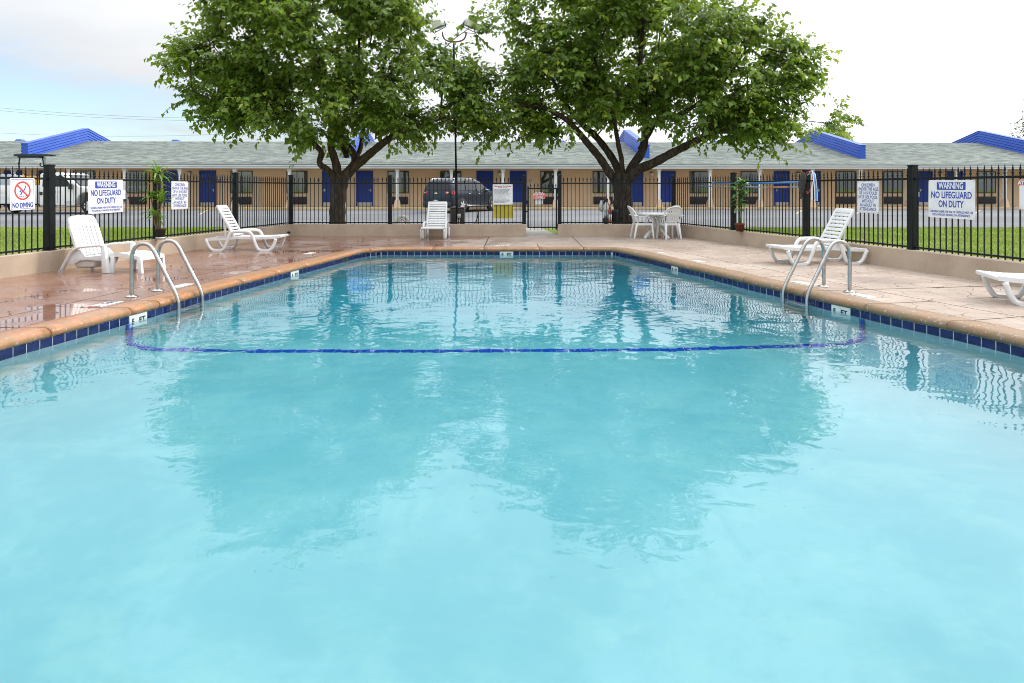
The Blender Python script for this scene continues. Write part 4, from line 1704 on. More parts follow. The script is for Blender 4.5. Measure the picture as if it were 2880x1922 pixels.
def put_text(root, body, x, z, size, m, sx=1.0, bold=0.0, depth_=-.0042, maxw=None, spacing=1.0):
    me = text_mesh(body, size, m, sx, bold, spacing=spacing)
    if maxw:
        xs_ = [v.co.x for v in me.vertices]
        w = max(xs_) - min(xs_)
        me.transform(Matrix.Diagonal((maxw / w, 1, 1, 1)))
    return mesh_obj('lettering', me, root, (x, depth_, z))


def frame_line(root, w, h, t, m, r=.015, y=-.0032):
    o_, i_ = rrect(w, h, r), rrect(w - 2 * t, h - 2 * t, max(.002, r - t))
    n = len(o_)
    MB().add([UPR @ Vector((p[0], p[1], 0)) for p in o_ + i_], [(k, (k + 1) % n, n + (k + 1) % n, n + k) for k in range(n)]).build('border', m, root, (0, y, 0))


# NO DIVING
loc, ang, w, h = sign_at(FL, 23, 93, 501.5, 591)
s1 = board('no_diving_sign', 'white NO DIVING sign with red prohibition ring at the left end of the fence', loc, ang, w, h, M_['signw'], tilt=R(-1))
frame_line(s1, w * .93, h * .93, .006, M_['signb'])
put_text(s1, 'NO DIVING', 0, -h * .355, h * .215, M_['signb'], 1, .003, maxw=w * .82)
rn = MB()
cz, rx, rz_ = h * .105, w * .33, h * .295
n = 44
for k in range(n):
    a0, a1 = 2 * math.pi * k / n, 2 * math.pi * (k + 1) / n
    rn.add([(c_ * math.cos(a_) * rx, -.0035, cz + c_ * math.sin(a_) * rz_) for c_, a_ in ((.82, a0), (1, a0), (1, a1), (.82, a1))], [(0, 1, 2, 3)])
rn.build('prohibition_ring', M_['signr'], s1)
MB().beam((-.66 * rx, -.0046, cz + .62 * rz_), (.66 * rx, -.0046, cz - .62 * rz_), .001, w * .055, up=Vector((.6, 0, .8))).build('prohibition_bar', M_['signr'], s1)
dv = MB()
def stroke(mb_, pts, wd, y):
    for a, b in zip(pts, pts[1:]):
        a, b = Vector((a[0], y, a[1])), Vector((b[0], y, b[1]))
        d = (b - a).normalized()
        s = Vector((-d.z, 0, d.x)) * wd / 2
        mb_.add([a - s, b - s, b + s, a + s], [(0, 1, 2, 3)])
stroke(dv, [(.42 * rx, cz + .55 * rz_), (.20 * rx, cz + .05 * rz_), (-.05 * rx, cz - .06 * rz_)], .016, -.0040)
stroke(dv, [(.12 * rx, cz + .08 * rz_), (-.05 * rx, cz - .1 * rz_), (-.26 * rx, cz - .46 * rz_)], .020, -.0041)
dv.add([(-.29 * rx + .013 * math.cos(k * .6283), -.0042, cz - .05 * rz_ + .016 * math.sin(k * .6283)) for k in range(10)], [tuple(range(10))])
stroke(dv, [((-.46 + .115 * k) * rx, cz + (-.56 - (.05 if k % 2 else 0)) * rz_) for k in range(9)], .008, -.0039)
dv.build('diver_symbol', M_['signb'], s1)


def warning(pl, c, label, tilt):
    loc, ang, w, h = sign_at(pl, *c)
    s = board('warning_sign', label, loc, ang, w, h, M_['signw'], tilt=tilt)
    tag(s, group='warning signs on the fences')
    MB().prism(rrect(w * .62, h * .205, .012), .002, .0034, UPR).build('header', M_['signb'], s, (0, 0, h * .345))
    put_text(s, 'WARNING', 0, h * .345, h * .235, M_['signw'], 1, .003, -.0050, maxw=w * .53)
    put_text(s, 'NO LIFEGUARD', 0, h * .10, h * .245, M_['signb'], 1, .0028, maxw=w * .87)
    put_text(s, 'ON DUTY', 0, -h * .135, h * .245, M_['signb'], 1, .0028, maxw=w * .54)
    put_text(s, 'CHILDREN UNDER THE AGE OF 14 SOULD NOT USE', 0, -h * .335, h * .082, M_['signb'], 1, .0003, maxw=w * .93)
    put_text(s, 'POOL WITHOUT AN ADULT IN ATTENDANCE', 0, -h * .42, h * .082, M_['signb'], 1, .0003, maxw=w * .80)


warning(FL, (244, 342, 506, 599.5), 'white WARNING NO LIFEGUARD ON DUTY sign above the lounge chair on the left fence', R(-.8))
warning(FR, (2616, 2747, 507, 614.5), 'white WARNING NO LIFEGUARD ON DUTY sign on the right fence above the lawn', R(.5))


def children(pl, c, label, tilt):
    loc, ang, w, h = sign_at(pl, *c)
    s = board('children_sign', label, loc, ang, w, h, M_['signw'], tilt=tilt)
    tag(s, group='children signs on the fences')
    frame_line(s, w * .97, h * .97, .003, M_['galv'])
    for k, (ln, f_) in enumerate((('CHILDREN', .60), ('UNDER THE AGE', .92), ('OF 14 SHOULD', .82), ('NOT USE POOL', .86), ('WITHOUT', .55), ('AN ADULT IN', .74), ('ATTENDANCE', .76))):
        put_text(s, ln, 0, h * (.375 - .126 * k), h * .142, M_['signb'], 1, .0002, maxw=w * f_)


children(FL, (478, 525.6, 510.5, 589), 'white CHILDREN UNDER THE AGE OF 14 sign beside the potted dracaena', R(.6))
children(FR, (2415, 2476.5, 510, 599.7), 'white CHILDREN UNDER THE AGE OF 14 sign above the right slatted lounger', R(.4))

loc, ang, w, h = sign_at(FR, 2871, 2905, 505, 591)
s = board('attention_sign', 'white sign with a red header cut off by the right edge of the photo', loc, ang, w, h, M_['signw'])
frame_line(s, w * .985, h * .985, .004, M_['signr'])
MB().prism(rrect(w * .94, h * .17, .008), .002, .0034, UPR).build('header', M_['signr'], s, (0, 0, h * .39))
put_text(s, 'AT', -w * .32, h * .39, h * .16, M_['signw'], 1, .003, -.005)

loc, ang, w, h = sign_at(FL, 1386, 1442, 518.5, 576)
s = board('pool_rules_sign', 'white Swimming Pool Rules notice on the far fence left of the gate', loc, ang, w, h, M_['signw'])
frame_line(s, w * .95, h * .95, .004, M_['signb'])
put_text(s, 'Swimming Pool Rules', 0, h * .40, h * .10, M_['signr'], 1, .002, maxw=w * .84)
put_text(s, 'POOL RULES', 0, h * .32, h * .055, M_['ink'], 1, .001, maxw=w * .45)
tx = MB()
for k in range(13):
    z = h * (.235 - .053 * k)
    x = -w * .43
    end = w * random.uniform(.1, .42)
    while x < end:
        wd = random.uniform(.012, .04)
        tx.add([(x, -.0036, z), (min(x + wd, w * .44), -.0036, z), (min(x + wd, w * .44), -.0036, z + .011), (x, -.0036, z + .011)], [(0, 1, 2, 3)])
        x += wd + .008
tx.build('lettering', M_['ink'], s)
loc, ang, w, h = sign_at(FL, 1387.5, 1443, 574, 615, -.03)
board('yellow_board', 'plain yellow board hung behind the pickets below the pool rules notice', loc, ang, w, h, M_['yellow'], 'board', r=.01, holes=False)
gl2 = [V2(gl_.x, gl_.y), V2(gr_.x, gr_.y)]
loc, ang, w, h = sign_at(gl2, 1499.5, 1533.5, 543.5, 559.5, .035)
s = board('gate_sign', 'small red KEEP GATE CLOSED sign on the iron gate', loc, ang, w, h, M_['signr'], r=.03, holes=False)
frame_line(s, w * .96, h * .93, .006, M_['signw'], .025)
put_text(s, 'KEEP GATE', 0, h * .22, h * .42, M_['signw'], 1, .002, maxw=w * .84)
put_text(s, 'CLOSED', 0, -h * .23, h * .42, M_['signw'], 1, .002, maxw=w * .62)
loc, ang, w, h = sign_at(gl2, 1506, 1527.5, 541.5, 575.5, -.02)
board('paper_notice', 'blank white sheet fixed behind the red gate sign', loc, ang, w, h, M_['signw'], 'notice', r=.004, holes=False)

# ---------------------------------------------------------------- potted plants on the walls
rng = np.random.default_rng(11)


def leaf_blade(mb_, base, dirn, L, wd, droop, n=5, tilt=0.0):
    d = dirn.normalized()
    s = d.cross(Vector((0, 0, 1)))
    s = s.normalized() if s.length > .05 else Vector((1, 0, 0))
    pts, ws = [], []
    p = Vector(base)
    for i in range(n + 1):
        t = i / n
        pts.append(p.copy())
        ws.append(wd * (.45 + 1.5 * t) * (1 - t) ** .7 if t > 0 else wd * .35)
        dd = (d + Vector((0, 0, -droop * t * 1.7))).normalized()
        p = p + dd * L / n
    b = len(mb_.v)
    for q, w in zip(pts, ws):
        mb_.v += [tuple(q - s * w / 2 + Vector((0, 0, w * .18))), tuple(q), tuple(q + s * w / 2 + Vector((0, 0, w * .18)))]
    for i in range(n):
        k = b + 3 * i
        mb_.f += [(k, k + 1, k + 4, k + 3), (k + 1, k + 2, k + 5, k + 4)]
        mb_.s += [True, True]


def tint(me, lo=0, hi=1, per=None):
    a = me.attributes.new('tint', 'FLOAT', 'FACE')
    n = len(me.polygons)
    if per:
        v = np.repeat(rng.uniform(lo, hi, n // per + 1), per)[:n]
    else:
        v = rng.uniform(lo, hi, n)
    a.data.foreach_set('value', v.astype(np.float32))


PY = 13.98
pp = empty('potted_plant', (-7.27, PY, WH))
tag(pp, 'tall dracaena with spiky leaf tufts in a black pot on the left wall', 'potted plant')
MB().lathe([(.0, .002), (.095, .002), (.10, .05), (.0, .05)], 20).build('saucer', M_['galv'], pp)
MB().lathe([(.0, .05), (.082, .05), (.100, .205), (.106, .207), (.106, .222), (.097, .222), (.093, .20), (.0, .198)], 20).build('pot', M_['blackpot'], pp)
MB().lathe([(.0, .203), (.094, .203), (.06, .213), (.0, .216)], 16).build('soil', M_['soil'], pp)


def p_at(x, y):
    q = at(380 + x / 6.033, 440 + y / 6.033, Y=PY)
    return Vector((q.x + 7.27, 0, q.z - WH))


tufts = [((345, 300), (385, 1240), .40, 26), ((365, 440), (385, 1240), .30, 16), ((275, 690), (350, 1240), .30, 20), ((480, 780), (420, 1240), .34, 22), ((350, 1000), (365, 1240), .33, 18), ((300, 1010), (340, 1240), .26, 12), ((400, 640), (385, 1240), .26, 12)]
for (tx_, by, L, nl) in tufts:
    t_, b_ = p_at(*tx_), p_at(*by)
    t_.y = random.uniform(-.08, .10)
    b_.z = .21
    md = (t_ + b_) / 2 + Vector((random.uniform(-.03, .03), random.uniform(-.02, .03), -.03))
    MB().tube(spline([b_, md, t_], 5), .011, 7).build('cane', M_['cane'], pp)
    lf = MB()
    for k in range(nl):
        a = 2 * math.pi * k * .382 + random.random()
        el = R(random.uniform(-10, 70))
        dd = Vector((math.cos(a) * math.cos(el), math.sin(a) * math.cos(el) * .7, math.sin(el)))
        leaf_blade(lf, t_ + Vector((0, 0, random.uniform(-.05, .03))), dd, L * random.uniform(.75, 1.2), .048, random.uniform(.5, 1.1))
    me = lf.mesh('leaf_tuft', M_['palm'])
    tint(me, 0, 1, 10)
    mesh_obj('leaf_tuft', me, pp)

PY2 = 16.62
p2x = (2083 - CX) / F_PX * PY2
p2 = empty('potted_plant', (p2x - .02, PY2, WH))
tag(p2, 'broad leaved green plant in a terracotta pot on the right wall', 'potted plant')
MB().lathe([(.0, .002), (.082, .002), (.105, .15), (.122, .153), (.122, .205), (.11, .205), (.105, .18), (.0, .178)], 22).build('pot', M_['terra'], p2)
MB().lathe([(.0, .182), (.106, .182), (.0, .19)], 14).build('soil', M_['soil'], p2)
for (x0, x1, zt) in ((-.02, -.01, 1.02), (.02, .05, .92), (.0, .0, .75)):
    MB().tube(spline([Vector((x0, 0, .18)), Vector((x0 * .5 + x1 * .5 + .01, .01, zt * .55)), Vector((x1, .0, zt))], 5), .012, 7).build('stem', M_['palm'], p2)
for (z, n, L) in ((.50, 4, .22), (.64, 6, .30), (.78, 7, .34), (.90, 7, .36), (1.02, 7, .36), (1.13, 6, .30), (1.22, 4, .2)):
    lf = MB()
    for k in range(n):
        a = 2 * math.pi * k / n + random.random()
        el = R(random.uniform(5, 50))
        dd = Vector((math.cos(a) * math.cos(el), math.sin(a) * math.cos(el) * .75, math.sin(el)))
        leaf_blade(lf, Vector((random.uniform(-.02, .03), 0, z + random.uniform(-.05, .05))), dd, L * random.uniform(.75, 1.05), .155, random.uniform(.5, 1.0))
    me = lf.mesh('leaf_spray', M_['broad'])
    tint(me, 0, .93 if z > .55 else 1.0, 10)
    mesh_obj('leaf_spray', me, p2)

# ---------------------------------------------------------------- cleaning poles and things hung on the right fence
def fr_pt(px, py, off=.045):
    d = on_line(FR, px)
    p, t = point_on(FR, d)
    c = p + V2(t.y, -t.x) * off
    return Vector((c.x, c.y, CAM_Z - (py - HZ) / F_PX * c.y))


pol = empty('cleaning_pole', fr_pt(2006, 515))
tag(pol, 'upper blue telescopic pool cleaning pole hung along the right fence', 'pole', 'pool cleaning poles on the right fence')
o0 = Vector(pol.location)
a, b, c = fr_pt(2006, 515) - o0, fr_pt(2108, 516.5) - o0, fr_pt(2266, 512.5) - o0
MB().tube([a, b], .014, 10).tube([a + (b - a) * .0, a + (b - a) * .07], .026, 10).build('inner_tube', M_['blueplastic'], pol)
MB().tube([b, c], .021, 10).build('outer_tube', M_['blueplastic'], pol)
MB().tube([b - (b - a).normalized() * .06, b + (c - b).normalized() * .05], .03, 10).build('locking_collar', M_['white_old'], pol)
pol = empty('cleaning_pole', fr_pt(1980, 523.5))
tag(pol, 'lower grey and tan cleaning pole hung below the blue one on the right fence', 'pole', 'pool cleaning poles on the right fence')
o0 = Vector(pol.location)
a, b, c, d = [fr_pt(*q, .075) - o0 for q in ((1972, 523.5), (2170, 527.5), (2224, 527), (2258, 526.5))]
MB().tube([a, b], .013, 10).build('inner_tube', M_['polegrey'], pol)
MB().tube([b, c], .018, 10).build('sleeve', M_['poletan'], pol)
MB().tube([c, d], .014, 10).build('end_tube', M_['polegrey'], pol)
bagp = fr_pt(2276, 520, .10)
bagp = bagp + Vector((-.03, .02, -.02))
ng = empty('net_bag', bagp)
tag(ng, 'crumpled black mesh bag hanging on the fence post at the end of the poles', 'bag')
bg_ = MB()
for k in range(9):
    t = k / 8
    z = .28 - .56 * t
    w = .02 + .055 * math.sin(math.pi * min(1, t * 1.1 + .08))
    for j in range(10):
        a = 2 * math.pi * j / 10
        rr = w * (1 + .22 * math.sin(3 * a + k * 1.3))
        bg_.v.append((rr * math.cos(a) - .05 * t, rr * .55 * math.sin(a), z))
for k in range(8):
    for j in range(10):
        bg_.f.append((k * 10 + j, k * 10 + (j + 1) % 10, k * 10 + 10 + (j + 1) % 10, k * 10 + 10 + j))
        bg_.s.append(True)
bg_.build('sack', mat('black_mesh', (.02, .018, .018), .7, c2=(.05, .045, .045), ns=40), ng)
st = empty('strap', fr_pt(2296, 484, .05))
tag(st, 'blue and white webbing strap hanging from the top of the right fence', 'strap')
s0 = Vector(st.location)
pts = [fr_pt(2280, 492, .05) - s0, fr_pt(2288, 485.5, .05) - s0, fr_pt(2296, 485, .07) - s0, fr_pt(2301, 498, .09) - s0, fr_pt(2306, 530, .10) - s0, fr_pt(2307.5, 566, .10) - s0]
pts = spline(pts, 4)
w1, w2 = MB(), MB()
for a, b in zip(pts, pts[1:]):
    w1.beam(a, b, .075, .008, up=Vector((.4, -1, .05)))
    for e in (-1, 1):
        pass
w1.build('webbing', M_['blueplastic'], st)
for e in (-1, 1):
    w2 = MB()
    for a, b in zip(pts, pts[1:]):
        sd, _u = frame_from(b - a, Vector((.4, -1, .05)))
        w2.beam(a + sd * .033 * e, b + sd * .033 * e, .014, .011, up=Vector((.4, -1, .05)))
    w2.build('edge_stripe', M_['white'], st)
rp = empty('rope', fr_pt(2285, 488, .09))
tag(rp, 'looped red rope hanging beside the blue and white strap', 'rope')
s0 = Vector(rp.location)
MB().tube(spline([fr_pt(*q, .11) - s0 for q in ((2278, 492), (2288, 482.5), (2297, 488), (2296, 512), (2291, 535), (2284, 545), (2282, 538))], 5), .007, 8).build('loop', M_['redrope'], rp)

# ---------------------------------------------------------------- floodlight pole and the things behind the far wall
lp = empty('light_pole', at(1286, 631, Y=20.55))
lp.location.z = .02
tag(lp, 'tall dark pole with two grey floodlights on a curved rusty yoke between the two trees', 'light pole')
tp_ = at(1276, 116, Y=20.55) - Vector(lp.location)
bs = Vector((0, 0, 0))
mid = bs.lerp(tp_, .30)
MB().tube([bs, mid], .041, 12).build('lower_tube', M_['black'], lp)
MB().tube([mid, tp_], .029, 12).build('upper_tube', M_['black'], lp)
MB().cbox((.06, -.07, .55), (.11, .09, .13)).build('junction_box', M_['galv'], lp, bevel=.01)
for dx in (.02, .07):
    MB().tube([(dx, -.07, -.02), (dx, -.07, .50)], .011, 8).build('conduit', M_['galv'], lp)
P_ = lambda x, y: at(1170 + x / 7.84, 40 + y / 7.84, Y=20.55) - Vector(lp.location)
MB().tube(spline([P_(585, 395), P_(592, 480), P_(640, 560), P_(735, 603), P_(830, 612), P_(950, 603), P_(1050, 560), P_(1095, 480), P_(1103, 395)], 5), .024, 10).build('yoke', M_['rust'], lp)
for (cx_, sgn) in ((515, -1), (1190, 1)):
    hd = empty('floodlight', P_(cx_, 235), 0, lp)
    hd.rotation_euler = (R(8), R(14 * -sgn * -1), R(38 * sgn))
    fb = MB()
    fb.add([(-.20, -.14, -.10), (.20, -.14, -.10), (.20, -.14, .10), (-.20, -.14, .10), (-.17, .20, -.05), (.17, .20, -.05), (.17, .12, .12), (-.17, .12, .12)], [(0, 1, 2, 3), (7, 6, 5, 4), (0, 4, 5, 1), (1, 5, 6, 2), (2, 6, 7, 3), (3, 7, 4, 0)])
    fb.build('housing', M_['flood'], hd, bevel=.015)
    MB().box((-.185, -.15, -.085), (.185, -.143, .085)).build('lens', M_['lamp'], hd)
    MB().cbox((-.225, 0, -.06), (.012, .035, .17)).cbox((.225, 0, -.06), (.012, .035, .17)).cbox((0, 0, -.15), (.462, .035, .014)).build('bracket', M_['black'], hd)
cb = empty('utility_cabinet', at(1286.5, 631, Y=21.2))
cb.location.z = .02
tag(cb, 'dark brown metal utility cabinet behind the far fence at the light pole', 'cabinet')
MB().box((-.215, -.13, 0), (.215, .17, .76)).build('body', M_['cabinet'], cb, bevel=.012)
MB().box((-.225, -.14, .762), (.225, .18, .80)).build('lid', M_['cabinet'], cb, bevel=.01)
hy = empty('tap_post', at(1345, 631, Y=21.0))
hy.location.z = .02
tag(hy, 'slim dark water tap post with a drooping hose behind the far fence', 'tap post')
MB().box((-.018, -.018, 0), (.018, .018, .72)).build('post', M_['black'], hy)
MB().cbox((0, -.02, .70), (.06, .06, .09)).build('tap', M_['cabinet'], hy, bevel=.01)
MB().tube(spline([Vector((0, -.04, .66)), Vector((-.03, -.06, .48)), Vector((-.10, -.05, .30)), Vector((-.22, -.02, .12)), Vector((-.36, 0, .02))], 6), .013, 8).build('hose', M_['cabinet'], hy)
ar = empty('plastic_arch', at(1131, 631, Y=21.4))
ar.location.z = .02
tag(ar, 'white plastic arch standing behind the far wall left of the lounger', 'plastic arch')
aw = MB()
for dy in (0.0,):
    pts = [Vector((.235 * math.cos(a) * (1.15 if a > 0 else 1), dy, .50 * math.sin(a))) for a in [math.pi * k / 14 for k in range(15)]]
    aw.tube(pts, .05, 8, ry=.055)
aw.build('hoop', M_['white_old'], ar)
MB().tube([Vector((.17 * math.cos(a), -.05, .40 * math.sin(a))) for a in [math.pi * k / 12 for k in range(13)]], .012, 6).build('trim', M_['redrope'], ar)

# trolley, bag, bin and traffic post by the right tree
tY = 20.85
tr = empty('hand_trolley', at(1704, 631, Y=tY))
tr.location.z = .02
tag(tr, 'upright black trolley loaded with black and white bags left of the right tree trunk', 'trolley')
q = lambda px, py, dy=0: at(px, py, Y=tY + dy) - Vector(tr.location)
fr_ = MB()
fr_.tube([q(1700, 640), q(1701, 600), q(1703, 562)], .016, 8).tube([q(1711.5, 640), q(1711, 600), q(1708, 560)], .016, 8)
fr_.tube([q(1700, 608), q(1711, 608)], .012, 6).tube([q(1701, 590), q(1711, 590)], .012, 6)
fr_.build('frame', M_['black'], tr)
def lump(c, r, seed):
    m_ = MB()
    rr = random.Random(seed)
    ph = [rr.uniform(0, 6) for _ in range(4)]
    for i in range(9):
        th = math.pi * i / 8
        for j in range(12):
            a = 2 * math.pi * j / 12
            k = 1 + .12 * math.sin(2 * a + ph[0] + i) + .10 * math.sin(3 * th + ph[1] + j)
            m_.v.append((c.x + r[0] * math.sin(th) * math.cos(a) * k, c.y + r[1] * math.sin(th) * math.sin(a) * k, c.z + r[2] * math.cos(th) * k))
    for i in range(8):
        for j in range(12):
            m_.f.append((i * 12 + j, (i + 1) * 12 + j, (i + 1) * 12 + (j + 1) % 12, i * 12 + (j + 1) % 12))
            m_.s.append(True)
    return m_
lump(q(1705, 585, -.05), (.085, .08, .16), 3).build('white_bundle', M_['white_old'], tr)
lump(q(1705, 604, -.05), (.09, .09, .12), 4).build('grey_bundle', M_['greybox'], tr)
lump(q(1704, 566, .03), (.06, .08, .13), 5).build('black_bag', M_['ink'], tr)
lump(q(1704, 622, .0), (.10, .10, .12), 6).build('black_bag', M_['ink'], tr)
for dx in (-.10, .10):
    MB().lathe([(.0, -.02), (.07, -.02), (.075, 0), (.07, .02), (.0, .02)], 14, Matrix.Translation((dx, .05, .075)) @ Matrix.Rotation(R(90), 4, 'Y')).build('wheel', M_['rubber'], tr)
wb = empty('refuse_sack', at(1691.5, 580, Y=tY + .1))
tag(wb, 'full white plastic sack hung on the left side of the trolley', 'sack')
lump(Vector((0, 0, 0)), (.085, .08, .155), 9).tube([(.03, -.02, .13), (.07, -.04, .17)], .015, 6).build('sack', M_['white'], wb)
tp2 = empty('traffic_post', at(1716, 631, Y=tY - .1))
tp2.location.z = .02
tag(tp2, 'orange traffic post with white bands between the trolley and the right tree', 'traffic post')
prev = .0
zt = at(1716, 588, Y=tY - .1).z - .02
lev = [(0, .12, .06, 'orange')]
bands = [(.0, .10, 'orange'), (.10, .22, 'orange'), (.22, .40, 'signw'), (.40, .52, 'orange'), (.52, .77, 'signw'), (.77, 1.0, 'orange')]
MB().box((-.17, -.17, 0), (.17, .17, .04)).build('base', M_['rubber'], tp2, bevel=.01)
for (a, b, m) in bands:
    za, zb = .04 + (zt - .04) * a, .04 + (zt - .04) * b
    MB().lathe([(.062 - .016 * a, za), (.062 - .016 * b, zb - .002)] if b < 1 else [(.062 - .016 * a, za), (.046, zb - .02), (.03, zb)], 16).build('band', M_[m], tp2)
bn = empty('refuse_bin', at(1726, 631, Y=tY + .1))
bn.location.z = .02
tag(bn, 'black plastic bin with a hoop handle partly behind the right tree trunk', 'bin')
zt = at(1726, 591, Y=tY + .1).z - .02
MB().lathe([(.0, 0), (.10, 0), (.125, zt * .9), (.135, zt * .92), (.135, zt), (.11, zt), (.0, zt * .96)], 18).build('body', M_['ink'], bn)
MB().tube(spline([Vector((-.13, 0, zt)), Vector((-.12, 0, zt + .16)), Vector((0, 0, zt + .22)), Vector((.11, 0, zt + .10)), Vector((.13, 0, zt))], 5), .012, 8).build('hoop_handle', M_['ink'], bn)
MB().beam(at(1697.5, 541, Y=tY - .02) - Vector(bn.location), at(1717.5, 590, Y=tY - .02) - Vector(bn.location), .02, .02).beam(at(1696, 553, Y=tY + .06) - Vector(bn.location), at(1711, 577, Y=tY + .06) - Vector(bn.location), .016, .016).build('tool_handle', M_['redrope'], bn)

# ---------------------------------------------------------------- cars
def wheel(parent, loc, r, w, ang=0.0, n_sp=5):
    wh = MB().lathe([(.60 * r, -w / 2), (.90 * r, -w / 2), (.985 * r, -w * .36), (r, -w * .15), (r, w * .15), (.985 * r, w * .36), (.90 * r, w / 2), (.60 * r, w / 2)], 28, Matrix.Rotation(R(90), 4, 'X')).build('wheel', M_['rubber'], parent, loc)
    rm = MB()
    Mx = Matrix.Rotation(R(90), 4, 'X')
    rm.lathe([(.10 * r, w * .50), (.16 * r, w * .47), (.16 * r, w * .36), (0.0, w * .36)], 14, Mx)
    rm.lathe([(.57 * r, w * .2), (.60 * r, w * .46), (.66 * r, w * .50), (.67 * r, w * .44)], 28, Mx)
    for k in range(n_sp):
        a = 2 * math.pi * k / n_sp + .3
        c, s_ = math.cos(a), math.sin(a)
        rm.beam((.06 * r * c, -w * .46, .06 * r * s_), (.62 * r * c, -w * .46, .62 * r * s_), w * .12, .20 * r, up=Vector((-s_, 0, c)), h2=.26 * r)
    rm.build('rim', M_['rim'], wh)
    MB().lathe([(0.0, w * .05), (.60 * r, w * .05), (.60 * r, w * .02), (0.0, .0)], 20, Mx).build('brake_disc', M_['ink'], wh)
    wh.rotation_euler = (0, 0, ang)
    return wh


suv_z = lot_z(35)
suv = empty('parked_suv', (-3.72, 34.9, suv_z), R(90 - 30))
tag(suv, 'dark grey SUV parked nose in to the motel, red tail lights showing', 'car')
# local x forward, rear bumper at x = -.35; half ring from sill to roof centre
def sect(x, zb, zbelt, hw, hwr, zr, zc=None):
    zc = zr + .02 if zc is None else zc
    return [(x, .0, zb), (x, hw * .88, zb), (x, hw * .97, zb + .14), (x, hw, (zb + zbelt) * .5), (x, hw * .985, zbelt - .16), (x, hw * .95, zbelt), (x, (hw * .95 + hwr) / 2 + .02, (zbelt + zr) / 2), (x, hwr, zr - .05), (x, hwr * .86, zr), (x, .0, zc)]
SE = [sect(-.33, .50, .86, .74, .60, .90, .92), sect(-.27, .36, 1.04, .90, .76, 1.10, 1.12), sect(-.20, .30, 1.10, .95, .78, 1.42, 1.46), sect(-.06, .28, 1.13, .975, .76, 1.70, 1.735), sect(.20, .27, 1.14, .985, .75, 1.765, 1.80), sect(.7, .26, 1.13, .99, .76, 1.80, 1.835), sect(1.5, .26, 1.10, .99, .765, 1.81, 1.845), sect(2.3, .26, 1.07, .985, .75, 1.77, 1.805), sect(2.75, .26, 1.06, .98, .72, 1.68, 1.71), sect(3.3, .26, 1.05, .975, .74, 1.36, 1.38), sect(3.75, .27, 1.03, .965, .85, 1.10, 1.13), sect(4.3, .28, .96, .945, .80, 1.02, 1.05), sect(4.65, .32, .86, .90, .70, .92, .95), sect(4.82, .42, .74, .80, .60, .78, .80)]
body = MB()
nr = len(SE[0])
for ring in SE:
    for p in ring:
        body.v.append(p)
    for p in reversed(ring[1:-1]):
        body.v.append((p[0], -p[1], p[2]))
rn_ = 2 * nr - 2
for i in range(len(SE) - 1):
    for j in range(rn_):
        body.f.append((i * rn_ + j, (i + 1) * rn_ + j, (i + 1) * rn_ + (j + 1) % rn_, i * rn_ + (j + 1) % rn_))
        body.s.append(True)
body.f += [tuple(range(rn_)), tuple((len(SE) - 1) * rn_ + j for j in reversed(range(rn_)))]
body.s += [True, True]
bo = body.build('body', M_['suv'], suv)
ss = bo.modifiers.new('smooth', 'SUBSURF')
ss.levels = ss.render_levels = 2


def ring_p(i, j, t=0.0, push=.0, sgn=1):
    a = Vector(SE[i][j])
    return Vector((a.x, a.y * sgn, a.z))


def patch(name, pts, m, parent, push):
    """A pane laid just outside the body between listed points."""
    P = [Vector(p) for p in pts]
    n = (P[1] - P[0]).cross(P[-1] - P[0]).normalized()
    mb_ = MB()
    k = len(P)
    mb_.add([p + n * push for p in P] + [p + n * (push - .03) for p in P], [tuple(range(k)), tuple(reversed(range(k, 2 * k)))] + [((i + 1) % k, i, k + i, k + (i + 1) % k) for i in range(k)])
    return mb_.build(name, m, parent, bevel=.006, seg=1)


